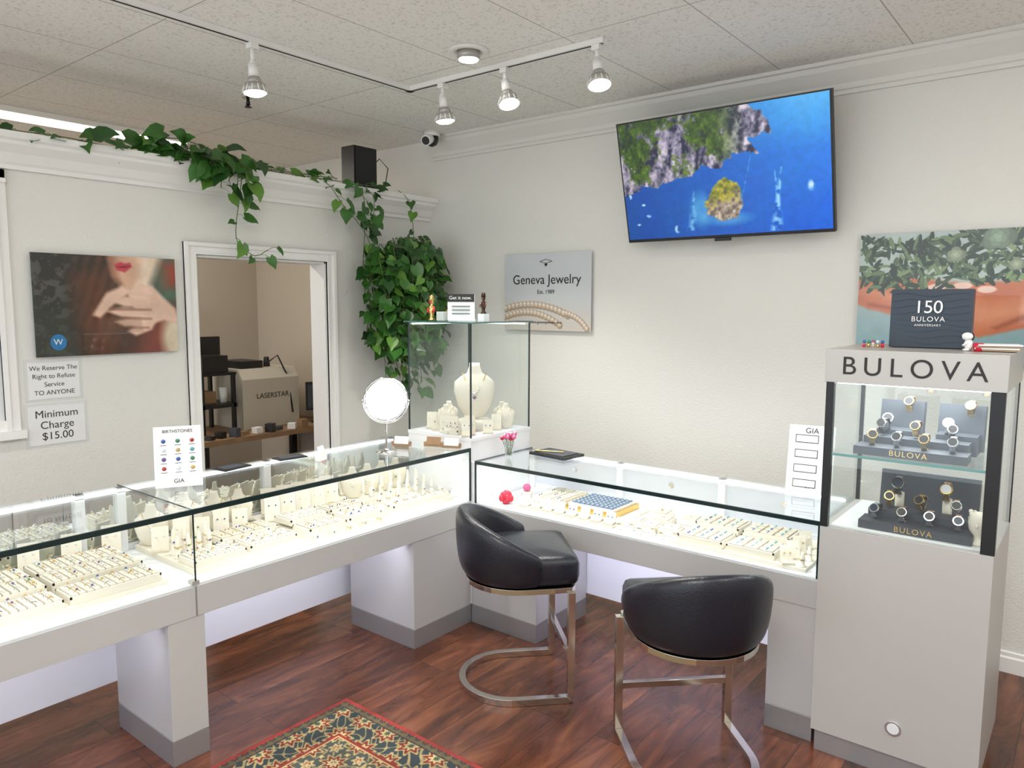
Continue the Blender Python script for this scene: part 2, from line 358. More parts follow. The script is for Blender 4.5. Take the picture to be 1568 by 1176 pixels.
b=B(); b.box(XL-.004,XL+.004,Y0,YR-.004,ZTL-.018,ZTL+.001,EDGE); b.box(XL-.003,XL+.003,YR-.012,YR-.003,DK,ZTL,EDGE)
b.box(XL-.002,XL+.002,1.3565,1.3615,DK,ZTL,EDGE); b.box(XB,XL,1.357,1.361,ZTL-.004,ZTL+.001,EDGE)
b.box(XL-.03,XL+.003,1.345,1.373,DK,DK+.012,PEWTER); b.box(XL-.03,XL+.003,1.345,1.373,ZTL-.01,ZTL+.003,GLASS)
b.done('edges',parent=P)
for y in (.3,2.1): area('case_led_lamp',(XL-.02,y,ZTL-.02),(0,math.radians(28),0),.01,1.4,2.4,(.97,.985,1))
for y,l in ((.5,1.3),(1.9,1.0)): area('knee_led_lamp',(XL-.05,y,.54),(0,math.radians(60),0),.02,l,4.5,(.82,.84,1))
b=B(); z=DK
b.box(-3.12,-2.66,.30,1.30,z,z+.014,CREAM2); z1=z+.0142
for yy in (-.45,-.1,.31,.64,.97):
    for x0,x1 in ((-2.80,-2.67),(-2.945,-2.815),(-3.09,-2.96)): tray(b,x0,x1,yy,yy+.31 if yy>.3 else yy+.33,z1,3,6,'ring',.036 if x0<-2.9 else .022)
b.box(-3.14,-2.66,1.40,1.88,z,z+.022,CREAM2); z2=z+.0222
tray(b,-2.80,-2.67,1.41,1.63,z2,3,5,'ring'); tray(b,-2.80,-2.67,1.65,1.87,z2,3,5,'ring')
tray(b,-2.94,-2.81,1.60,1.87,z2+.012,2,5,'pad')
for i in range(5): lstand(b,-2.98,1.43+i*.09,z2,.065,.10+.02*(i%2),-.5)
for i in range(4): finger(b,-2.84,1.43+i*.045,z2,.09); finger(b,-2.89,1.44+i*.045,z2,.11)
for i,(y,s) in enumerate(((1.44,.16),(1.58,.18),(1.72,.16),(1.84,.15))): bust(b,-3.07,y,z2,s,-.6)
b.box(-3.14,-2.66,1.93,2.36,z,z+.022,CREAM2)
tray(b,-2.80,-2.67,1.94,2.14,z2,3,4,'pad'); tray(b,-2.80,-2.67,2.16,2.35,z2,3,4,'ring'); tray(b,-2.94,-2.81,1.94,2.14,z2+.014,2,4,'ring'); tray(b,-2.94,-2.81,2.16,2.35,z2+.014,2,4,'pad')
for i in range(5): lstand(b,-3.0,1.97+i*.085,z2,.07,.12,-.5); lstand(b,-3.06,1.99+i*.085,z2+.02,.07,.12,-.5)
for i in range(5): finger(b,-2.64,1.95+i*.09,z,.05)
b.box(-3.14,-2.66,2.41,2.85,z,z+.022,CREAM2)
for i in range(7):
    for j in range(4): finger(b,-2.73-.06*j,2.44+i*.062,z2,.05+.024*j)
tray(b,-2.71,-2.67,2.43,2.83,z2,1,6,'ring')
for i in range(4): bust(b,-3.03,2.47+i*.1,z2,.15,-.6)
for i in range(16): lstand(b,-3.125,.40+i*.15,z2,.07,.11,-.4)
b.done('jewelry_display_set')

# ------------------------------------------------------------------ corner tower
TX0,TX1,TY0,TY1=-3.045,XL,YR,3.40; TZ0,TZ1=1.0,1.61
P=empty('corner_display_tower')
b=B(); b.box(TX0,TX1,TY0,TY1,.10,TZ0-.02,WHT); b.box(TX0-.004,TX1+.002,TY0-.001,TY1+.004,TZ0-.02,TZ0,WHT); b.box(TX0,TX1-.002,TY0,TY1,0,.10,TOE)
for x in (TX0,TX1-.008):
    for y in (TY0,TY1-.008): b.box(x,x+.008,y,y+.008,TZ0,TZ1-.008,EDGE)
b.box(TX0+.02,TX1-.02,TY1-.03,TY1-.022,TZ1-.02,TZ1-.012,LED); b.box(TX0+.012,TX0+.02,TY0+.02,TY1-.02,TZ1-.02,TZ1-.012,LED)
b.done('cabinet',bevel=.0015,parent=P)
b=B(); t=.006
b.box(TX0+.01,TX1-.01,TY0+.001,TY0+t,TZ0,TZ1-.009,GLASS); b.box(TX0+.01,TX1-.01,TY1-t,TY1-.001,TZ0,TZ1-.009,GLASS)
b.box(TX1-t,TX1-.001,TY0+.01,TY1-.01,TZ0,TZ1-.009,GLASS); b.box(TX0+.001,TX0+t,TY0+.01,TY1-.01,TZ0,TZ1-.009,GLASS)
b.done('glass',parent=P)
b=B(); b.box(TX0-.02,TX1+.01,TY0-.012,TY1+.01,TZ1-.008,TZ1,mat('green_glass_top',(.05,.16,.14),.08,coat=1)); b.done('glass_top',parent=P)
area('tower_led_lamp',(-2.81,3.13,TZ1-.025),(0,0,0),.35,.35,3,(.97,.99,1))
b=B(); z=TZ0+.001
bust(b,-2.77,3.14,z+.06,.28,math.radians(-50),CREAM2)
b.lathe([(.10,0),(.10,.05),(.09,.055)],(-2.77,3.14,z),CREAM2,24)
for x,y in ((-2.66,2.98),(-2.72,3.04),(-2.62,3.08),(-2.66,3.2),(-2.9,2.97),(-2.97,3.0),(-2.83,2.96),(-2.76,2.95),(-2.64,2.93),(-2.92,3.04)):
    lstand(b,x,y,z,.055,.06+random.random()*.05,math.radians(-50))
for x,y in ((-2.64,3.26),(-2.95,3.12),(-2.7,3.30),(-2.86,3.0)): bust(b,x,y,z,.13,math.radians(-50))
tray(b,-2.80,-2.69,2.91,2.945,z,4,1,'ring')
b.done('necklace_bust_display')

# ------------------------------------------------------------------ right counter
RX0,RX1,RY1=-2.545,-.80,3.385; DR=.660
P=empty('jewelry_display_counter')
b=B()
b.box(RX0,RX1,YR,RY1,.54,.652,SIL); b.box(RX0+.004,RX1-.004,YR+.004,RY1-.004,.652,DR,DECK)
b.box(RX0,RX1,RY1-.02,RY1,.12,.54,WHT)
for x0,x1 in ((-2.573,-2.145),(-.985,-.80)):
    b.box(x0,x1,YR+.003,RY1-.03,.10,.54,SIL); b.box(x0,x1+.001,YR+.001,RY1-.03,0,.10,TOE)
b.box(RX0,RX1,RY1-.03,RY1,ZTR-.03,ZTR-.008,WHT); b.box(RX0,RX1,RY1-.015,RY1,DR,DR+.025,WHT)
for x in (RX0+.02,-1.95,-1.39,RX1-.02): b.box(x-.018,x+.018,RY1-.03,RY1,DR,ZTR-.008,WHT)
b.box(RX0,RX1,RY1-.008,RY1-.004,DR+.02,ZTR-.03,mat('frosted_panel',(.66,.69,.76),.25))
for x in (-2.24,-1.66,-1.1): b.cyl((x,RY1-.009,.80),(x,RY1-.014,.80),.016,.016,CHROME,16)
b.box(RX0+.03,RX1-.03,RY1-.042,RY1-.032,ZTR-.022,ZTR-.012,LED); b.box(RX0,RX1,YR+.012,YR+.03,ZTR-.014,ZTR-.009,CHROME)
b.box(RX0-.028,RX0,YR,RY1,.54,ZTR-.008,WHT)
b.done('cabinet',bevel=.0015,parent=P)
b=B(); b.box(RX0,RX1,YR,YR+.006,DR-.004,ZTR-.007,GLASS); b.box(RX0,RX1,YR,RY1,ZTR-.006,ZTR,GLASS); b.box(RX1-.006,RX1,YR+.007,RY1-.03,DR,ZTR-.007,GLASS); b.done('glass',parent=P)
b=B(); b.box(RX0,RX1,YR-.004,YR+.004,ZTR-.016,ZTR+.001,EDGE); b.box(RX0-.003,RX0+.006,YR-.003,YR+.003,DR,ZTR,EDGE); b.box(RX1-.009,RX1,YR-.003,YR+.003,DR,ZTR,EDGE); b.box(RX0-.002,RX0+.004,YR,RY1,ZTR-.008,ZTR+.001,EDGE)
b.done('edges',parent=P)
for x in (-2.1,-1.25): area('case_led_lamp',(x,YR+.02,ZTR-.02),(math.radians(28),0,0),.8,.01,1.3,(.97,.985,1))
area('knee_led_lamp',(-1.56,YR+.05,.535),(math.radians(60),0,0),1.1,.02,5,(.78,.78,1))
b=B(); z=DR+.001
b.box(-2.32,-1.75,2.95,3.32,z,z+.012,CREAM2)
tray(b,-2.30,-2.11,3.05,3.3,z+.013,3,4,'pad',h=.024)
for i in range(8): lstand(b,-2.28+i*.072,2.985,z+.012,.05,.055,-math.pi/2)
for i in range(6): finger(b,-1.72+.055*i,2.96+.03*(i%2),z,.06)
for i,(x,y) in enumerate(((-1.70,3.08),(-1.60,3.18),(-1.5,3.06),(-1.66,3.28),(-1.50,3.27),(-1.60,3.05))): b.obox((x,y,z+.013),(.09,.11,.024),.1,CREAM2); b.obox((x,y,z+.028),(.07,.09,.006),.1,CREAM); gem(b,(x,y,z+.036),.008,GEMN[i])
aq=[GEMS[5],GEMS[0],GEMS[5]]
b.box(-1.44,-.86,2.925,3.30,z,z+.014,CREAM2)
tray(b,-1.41,-1.21,2.94,3.10,z+.015,3,3,'pad',h=.022,gems=aq); tray(b,-1.19,-.99,2.94,3.10,z+.015,3,3,'pad',h=.022,gems=aq)
tray(b,-1.41,-1.21,3.12,3.28,z+.03,3,3,'pad',h=.022,gems=aq); tray(b,-1.19,-.99,3.12,3.28,z+.03,3,3,'pad',h=.022,gems=aq)
for i in range(4): lstand(b,-.945,2.96+.08*i,z+.014,.05,.07,-1.0)
for i in range(4): finger(b,-.88,2.95+.09*i,z+.014,.06)
b.done('jewelry_display_set')
b=B(); b.box(-2.08,-1.80,3.05,3.30,DR+.014,DR+.040,GOLD); b.box(-2.07,-1.81,3.06,3.29,DR+.040,DR+.050,CREAM2)
SLP=mat('slate_blue_pad',(.16,.22,.32),.4)
for i in range(9):
    for j in range(7): b.box(-2.056+.027*i,-2.037+.027*i,3.072+.030*j,3.092+.030*j,DR+.050,DR+.058,SLP); gem(b,(-2.047+.027*i,3.082+.03*j,DR+.06),.005,GEMS[3])
b.done('gemstone_case')
b=B()
for t in range(9):
    an=t*2.4; r=.010+.002*t; b.ball((-2.41+r*math.cos(an),2.98+r*math.sin(an),DR+.03+.003*(8-t)),(.016,.016,.020),RED,8,6)
b.cyl((-2.41,2.98,DR+.001),(-2.41,2.98,DR+.03),.016,.024,RED,12); b.done('red_rose_ring_box')
b=B(); b.cyl((-2.44,3.2,DR+.001),(-2.44,3.2,DR+.02),.03,.03,CREAM2); b.ball((-2.44,3.2,DR+.04),(.022,.022,.022),PINK); b.done('pink_jewel_ornament')

# ------------------------------------------------------------------ watch tower
BX0,BX1,BY0,BY1=-.79,-.24,2.842,3.355
P=empty('watch_display_case')
BASEM=mat('tower_base_laminate',(.50,.485,.465),.42,metal=.1,noise=(2,.03))
b=B(); b.box(BX0,BX1,BY0,BY1,.085,.884,BASEM); b.box(BX0+.012,BX1-.012,BY0+.012,BY1-.01,0,.085,TOE)
b.box(BX0+.03,BX1-.03,BY0+.03,BY1-.03,.884,.89,DECK)
b.box(BX0-.005,BX1+.005,BY0-.008,BY1+.004,1.425,1.545,PEWTER); b.box(BX0+.03,BX1-.03,BY0+.03,BY1-.03,1.418,1.425,LED)
b.cyl((-.505,BY0-.006,.19),(-.505,BY0,.19),.027,.027,CHROME,24); b.cyl((-.505,BY0-.008,.19),(-.505,BY0-.006,.19),.02,.02,WHT,24)
b.done('cabinet',bevel=.002,parent=P)
b=B()
for x0,x1 in ((BX0-.001,BX0+.026),(BX1-.040,BX1+.001)): b.box(x0,x1,BY0-.001,BY0+.024,.8845,1.4245,BLKM)
for x0,x1 in ((BX0,BX0+.014),(BX1-.014,BX1)): b.box(x0,x1,BY1-.014,BY1,.884,1.425,BLKM)
b.done('posts',parent=P)
b=B(); b.box(BX0+.026,BX1-.040,BY0+.002,BY0+.007,.885,1.424,GLASS); b.box(BX0+.002,BX0+.007,BY0+.024,BY1-.014,.885,1.424,GLASS); b.box(BX1-.007,BX1-.002,BY0+.024,BY1-.014,.885,1.424,GLASS); b.box(BX0+.014,BX1-.014,BY1-.007,BY1-.002,.885,1.424,GLASS)
b.box(BX0+.01,BX1-.01,BY0+.01,BY1-.01,1.155,1.162,GLASS); b.done('glass',parent=P)
b=B(); b.box(BX0+.01,BX1-.01,BY0+.008,BY0+.0105,1.154,1.163,mat('shelf_edge',(.05,.22,.2),.2)); b.done('shelf_edge',parent=P)
text('BULOVA',.092,((BX0+BX1)/2,BY0-.0095,1.484),RB,INK,'lettering',P,bold=0,space=1.42)
area('tower_led_lamp',((BX0+BX1)/2,3.1,1.415),(0,0,0),.4,.35,3.4,(.97,.99,1))
b=B()
for z0,tx in ((1.163,0),(.891,.03)):
    x0,x1=-.70+tx,-.31+tx-.03
    b.prism([(x0,2.89,z0),(x1,2.89,z0),(x1,2.89,z0+.03),(x0,2.89,z0+.03)],(0,.10,0),GREYPAD)
    b.prism([(x0+.01,2.99,z0),(x1-.01,2.99,z0),(x1-.01,2.99,z0+.055),(x0+.01,2.99,z0+.055)],(0,.08,0),GREYPAD)
    n=4
    for i in range(n): watch(b,x0+.05+i*(x1-x0-.1)/(n-1),2.95,z0+.058,random.uniform(-.3,.3),1,random.choice((CHROME,CHROME,GOLD,BLK)))
    for i in range(3): watch(b,x0+.07+i*(x1-x0-.14)/2,3.04,z0+.09,random.uniform(-.3,.3),1,random.choice((CHROME,BLK,GOLD)))
for x in (-.60,-.40):
    b.obox((x,3.2,1.25),(.15,.05,.17),0,GREYPAD,tx=-.15); b.obox((x,3.12,1.20),(.13,.09,.07),0,GREYPAD)
    watch(b,x-.03,3.10,1.265,.1,1.1,CHROME); watch(b,x+.035,3.145,1.33,-.1,1,GOLD)
for x,h in ((-.58,.10),(-.42,.10)):
    b.cyl((x,3.12,.891),(x,3.12,.891+h),.016,.016,CREAM2,12); watch(b,x,3.10,.891+h+.03,0,1.2,random.choice((GOLD,STEEL))); b.box(x-.03,x+.03,3.09,3.15,.891,.93,GREYPAD)
b.obox((-.50,3.24,.97),(.34,.03,.16),0,GREYPAD,tx=-.15)
b.done('wristwatch_display')
e=empty('display_tray_lettering'); text('BULOVA',.028,(-.52,2.8885,1.178),RB,GOLD,'upper_text',e,space=1.2); text('BULOVA',.028,(-.49,2.8885,.906),RB,GOLD,'lower_text',e,space=1.2)
b=B(); x,y,z=-.300,2.93,.891
b.lathe([(.025,0),(.025,.008),(.014,.014),(.012,.03),(.026,.05),(.03,.075),(.027,.095),(.016,.11),(.003,.114)],(x,y,z),CREAM2,16)
b.ball((x-.0,y-.028,z+.068),(.005,.008,.009),CREAM2,6,5)
for i in range(18): a=i*2.4; b.ball((x+.024*math.cos(a),y+.012+.018*math.sin(a),z+.08+.0017*i),.008,CREAM2,6,4)
b.done('bust_figurine')
P=empty('watch_gift_box'); b=B(); b.obox((-.515,3.15,1.546+.108),(.265,.07,.215),math.radians(2),BLUEB,tx=-.03)
for k in range(9):
    pts=[(-.64+.25*t,3.1105+(.0),1.566+.022*k+.006*math.sin(t*9+k*.8)) for t in np.linspace(0,1,14)]
    b.tube(pts,.0009,mat('navy_line',(.02,.07,.11),.4),n=4)
b.done('box_body',parent=P,bevel=.003)
text('150',.066,(-.52,3.108,1.695),(math.radians(88),0,math.radians(2)),PAPER,'numerals',P,space=.95); text('BULOVA',.026,(-.52,3.108,1.652),(math.radians(88),0,math.radians(2)),PAPER,'lettering',P,space=1.15); text('ANNIVERSARY',.012,(-.52,3.108,1.63),(math.radians(88),0,math.radians(2)),PAPER,'subline',P,space=1.15)
b=B(); x,y,z=-.375,3.02,1.546
b.ball((x,y,z+.022),(.014,.012,.02),PAPER); b.ball((x-.004,y-.004,z+.05),(.018,.014,.014),PAPER); b.ball((x+.012,y,z+.05),(.005,.006,.013),BLK); b.ball((x-.022,y-.008,z+.048),.004,BLK,6,4)
for s in (-1,1): b.ball((x-.006,y+s*.008,z+.004),(.012,.006,.004),PAPER,8,4); b.cyl((x,y+s*.01,z+.03),(x-.016,y+s*.014,z+.018),.004,.004,PAPER,6)
b.cyl((x+.03,y,z),(x+.03,y,z+.028),.016,.016,RED,10); b.done('dog_figurine')
b=B()
for k in range(4): b.obox((-.30+.003*k,3.06,1.550+k*.006),(.13,.09,.005),.1+.05*k,PAPER if k%2 else mat('kraft',(.35,.25,.16),.6))
b.done('brochure_stack')
b=B()
for i in range(5): b.cyl((-.72+.016*i,3.05,1.546),(-.72+.016*i,3.05,1.556+.004*(i%3)),.006,.006,random.choice((RED,GOLD,CREAM)),8); b.ball((-.72+.016*i,3.05,1.566),.007,GEMS[i%4],6,4)
b.done('trinket_row')

# ------------------------------------------------------------------ bar stools
def stool(name,cx,cy,ang):
    P=empty(name); P.location=(cx,cy,0); P.rotation_euler[2]=ang
    b=B(); N=28; PH=math.radians(108); rings=[]
    for i in range(N+1):
        ph=-PH+2*PH*i/N; c,s_=-math.cos(ph),math.sin(ph)
        k=max(0,(.5+.5*math.cos(ph*math.pi/PH))); zt=.650+.165*k**.5
        endf=max(0,min(1,(PH-abs(ph))/.12)); th=.056*max(.35,endf**.5)
        ro=.266+.010*k
        prof=[(.222,.505),(.250,.53),(ro-.002,.60),(ro+.004,zt-.050),(ro-.002,zt-.012),(ro-th/2,zt),(ro-th+.002,zt-.014),(ro-th-.004,zt-.05),(.200,.60),(.19,.53)]
        rings.append([b.v((c*r*(.98 if c<0 else 1.0),s_*r*1.0,z)) for r,z in prof])
    n=len(rings[0])
    for A,C in zip(rings,rings[1:]):
        for j in range(n): b.f([A[j],A[(j+1)%n],C[(j+1)%n],C[j]],LEATHER,True)
    b.f(rings[0][::-1],LEATHER,True); b.f(rings[-1],LEATHER,True)
    b.done('backrest',parent=P,sub=2)
    def D(r,z,fx):
        pts=[]
        for i in range(21):
            t=math.pi/2+math.pi*i/20; pts.append((r*math.cos(t),r*math.sin(t),z))
        return pts+[(fx*.6,-r,z),(fx*.93,-r*.97,z),(fx,-r*.85,z),(fx,-r*.4,z),(fx,0,z),(fx,r*.4,z),(fx,r*.85,z),(fx*.93,r*.97,z),(fx*.6,r,z)]
    b=B(); R=[]
    for r,z,fx in ((.15,.512,.15),(.20,.510,.215),(.213,.52,.240),(.217,.55,.247),(.216,.60,.247),(.208,.626,.238),(.18,.638,.20),(.09,.645,.09)): R.append([b.v(p) for p in D(r,z,fx)])
    for A,C in zip(R,R[1:]):
        for j in range(len(A)): b.f([A[j],A[(j+1)%len(A)],C[(j+1)%len(A)],C[j]],LEATHER,True)
    b.f(R[0][::-1],LEATHER); b.f(R[-1],LEATHER,True); b.done('seat',parent=P)
    b=B(); pts=D(.222,.497,.222); b.tube(pts,.01,STEEL,n=4,closed=True,flat=(.010,.016))
    bot=[b.v((p[0]*.97,p[1]*.97,.500)) for p in pts]; b.f(bot,BLK)
    yy,fx=.225,.205
    path=[(fx,-yy,.49),(fx,-yy,.03),(fx-.003,-yy,.018),(fx-.015,-yy,.0155)]
    path+=[(.1,-yy,.0155),(.02,-yy,.0155)]+[(-.02+yy*1.0*math.cos(t),yy*math.sin(t),.0155) for t in np.linspace(-math.pi/2,-3*math.pi/2,25)]+[(.02,yy,.0155),(.1,yy,.0155),(fx-.015,yy,.0155),(fx-.003,yy,.018),(fx,yy,.03),(fx,yy,.49)]
    b.tube(path,.02,STEEL,n=4,flat=(.021,.021))
    b.tube([(fx,-yy,.205),(fx,yy,.205)],.016,STEEL,n=4,flat=(.015,.018))
    b.done('metal_frame',parent=P,bevel=.002)
stool('bar_stool',-2.005,2.555,math.atan2(.72,.69))
stool('bar_stool',-1.115,2.48,math.atan2(.707,-.707))

# ------------------------------------------------------------------ rug
def rugfn(U,V):
    W,Hh=1.96,1.25; x=U*W; y=V*Hh
    d=np.minimum(np.minimum(x,W-x),np.minimum(y,Hh-y))
    C=np.zeros(U.shape+(3,))+np.array([66,68,58])/255
    n=fbm(U*W,V*Hh,14,3)
    wx=x+.012*(fbm(U*W,V*Hh,9,8)-.5); wy=y+.012*(fbm(U*W,V*Hh,9,18)-.5)
    def ros(px,py,off,rad,cols,C,m=None,k8=8):
        qx=((wx+off)%px)-px/2; qy=((wy+off)%py)-py/2; r=np.hypot(qx,qy); a=np.arctan2(qy,qx)
        rr=r*(1+.25*np.cos(k8*a))
        for k,c in cols:
            mk=np.clip((rad*k-rr)/.002,0,1)*(1 if m is None else m); C=over(C,mk,c)
        return C
    C=over(C,np.clip(1.3-np.abs(np.sin(wx*36)*np.cos(wy*36)+.4*np.sin(wx*71+wy*13))/.1,0,1),(158,138,92))
    C=ros(.13,.13,.0,.044,((1,(156,140,98)),(.78,(106,36,28)),(.48,(182,166,120)),(.24,(34,44,58))),C)
    C=ros(.13,.13,.065,.032,((1,(52,70,72)),(.75,(166,148,104)),(.4,(124,48,36))),C,None,6)
    C=ros(.065,.065,.03,.010,((1,(170,152,108)),),C,None,4)
    bm=((d>.055)&(d<.19)).astype(float)
    C=over(C,bm,(44,54,58)); C=over(C,bm*np.clip(1.3-np.abs(np.sin(wx*50+2*np.sin(wy*30))*np.sin(wy*50+2*np.sin(wx*30)))/.14,0,1),(150,134,92))
    C=ros(.135,.135,.0,.052,((1,(160,142,98)),(.8,(112,38,28)),(.5,(176,158,112)),(.25,(60,76,60))),C,bm)
    C=over(C,((d>.19)&(d<.202)).astype(float),(124,40,32)); C=over(C,((d>.202)&(d<.208)).astype(float),(170,150,104))
    bm=((d>.018)&(d<.055)).astype(float); C=over(C,bm,(96,84,58)); C=ros(.04,.04,0.0,.015,((1,(40,50,56)),(.5,(130,46,34))),C,bm)
    C=over(C,((d<.018)).astype(float),(140,48,42)); C=over(C,((d>.05)&(d<.056)).astype(float),(44,50,52))
    return C*(.76+.4*n[...,None])
b=B(); b.box(-2.46,-.50,.70,1.95,.001,.009,mat('rug_backing',(.2,.06,.045),.9)); P=b.done('area_rug')
rm=vcmat('rug_pile',.95); picture('pile',rugfn,640,400,(-2.46,1.95,.0102),(1.96,0,0),(0,-1.25,0),rm,P)

# ------------------------------------------------------------------ TV
def tvfn(U,V):
    X=U*1.78; n=fbm(X,V,9,11,5); n2=fbm(X,V,32,21,3); n3=fbm(X,V,5,61,3)
    C=np.zeros(U.shape+(3,)); C[...,0]=4+14*U; C[...,1]=62+66*U*(1-.6*V)+14*n3; C[...,2]=150+62*U+12*(1-V)
    C/=255; sky=np.clip((U-.55)*3,0,1)*np.clip(1-V*2.6,0,1); C=over(C,sky*.8,(84,176,232)); C=C*(.93+.14*n2[...,None])
    w=.04*(n-.5)*2; w2=.02*(n2-.5)
    cl=pmask(U+w*.6+w2,V+w*1.6+w2,[(-.1,-.1),(.60,-.1),(.66,.0),(.71,.05),(.735,.14),(.745,.22),(.70,.25),(.655,.28),(.69,.36),(.6,.37),(.5,.45),(.42,.43),(.36,.53),(.27,.50),(.19,.57),(.1,.55),(.03,.62),(-.1,.6)],.008)
    rx=X+.10*V+.05*(n-.5); st=.5*vnoise(rx,V*.45,24,5)+.28*vnoise(rx,V*.8,60,6)+.22*n2
    lum=np.clip((st-.30)*2.3,0,1.0)*(.55+.8*n)
    rock=np.stack([50+158*lum,50+146*lum,76+136*lum],-1)/255
    C=over(C,cl,rock)
    ridge=.20+.10*np.sin(X*7+1)+.20*(n3-.5)
    g=cl*np.clip((ridge-V*.62+.6*(n-.5)+.30*(n2-.5))*9,0,1)*np.clip((.64-U)*7,0,1)
    g=np.maximum(g,cl*np.clip((n*.7+n2*.5-.66)*8,0,1)*np.clip((.60-U)*5,0,1)*.85)
    C=over(C,g,np.stack([26+80*n2*n2+16*n,50+86*n2*n2+16*n,16+26*n2],-1)/255)
    C=over(C,cl*np.clip((.37-st)*8,0,1)*.5,(20,24,50))
    is_=pmask(U+w*.5+w2,V+w+w2,[(.46,.64),(.50,.57),(.54,.55),(.585,.58),(.60,.66),(.61,.78),(.57,.86),(.50,.875),(.44,.84),(.43,.74)],.012)
    C=over(C,emask(U,V,.40,.78,.05,.13,.8)*.55*(.4+n),(110,190,225)); C=over(C,emask(U,V,.53,.87,.10,.05,.9)*.5,(120,195,225))
    il=np.clip((n2-.3)*2,0,1)
    C=over(C,is_,np.stack([106+110*il,94+104*il,84+92*il],-1)/255)
    C=over(C,is_*np.clip((.74-V-.5*(U-.52)+.25*(n2-.5))*12,0,1),np.stack([96+90*il,108+62*il,34+30*il],-1)/255)
    for u0,u1,v0,v1,wd,al in ((.79,.745,.50,.99,.016,.8),(.76,.775,.52,.99,.012,.6),(.66,.60,.35,.75,.004,.45),(.375,.345,.62,.95,.020,.6)):
        t=np.clip((V-v0)/(v1-v0),0,1); uc=u0+(u1-u0)*t+.008*(n2-.5)
        C=over(C,np.clip(1.2-np.abs(U-uc)/(wd*(.35+t)),0,1)*(V>v0)*(V<v1)*al*np.clip((n2-.35)*4,0,1),(160,212,240))
    for u,v,ru,rv in ((.915,.66,.014,.035),(.27,.93,.012,.03),(.12,.80,.014,.012),(.10,.70,.010,.010),(.03,.62,.008,.018),(.065,.87,.010,.01)): C=over(C,emask(U,V,u,v,ru,rv,.9)*np.clip((n2-.25)*3,0,1),(190,220,240))
    return C
P=empty('wall_tv')
x0,x1=-2.245,-1.085
tl=Vector((x0,3.75,2.712)); bl=Vector((x0,3.925,2.065)); W=Vector((x1-x0,0,0)); dn=bl-tl; nrm=W.cross(dn).normalized()
if nrm.y>0: nrm=-nrm
b=B(); back=-nrm*.035
b.prism([tl,bl,bl+back,tl+back],W,BLK)
mid=(tl+bl)/2+W/2
b.tube([mid+back*1.05,Vector((mid.x,YW-.03,mid.z-.05)),],.03,BLKM,n=4); b.box(mid.x-.15,mid.x+.15,YW-.02,YW-.001,mid.z-.2,mid.z+.12,BLKM)
b.obox(tuple(bl+W/2+Vector((0,.0,-.008))),(.09,.02,.016),0,BLK)
b.done('tv_body',parent=P,bevel=.002)
o=tl+nrm*.0015+W*.008+dn*.012; picture('tv_screen',tvfn,620,350,o,W*.984,dn*.962,vcmat('tv_panel',.25,1.1),P)

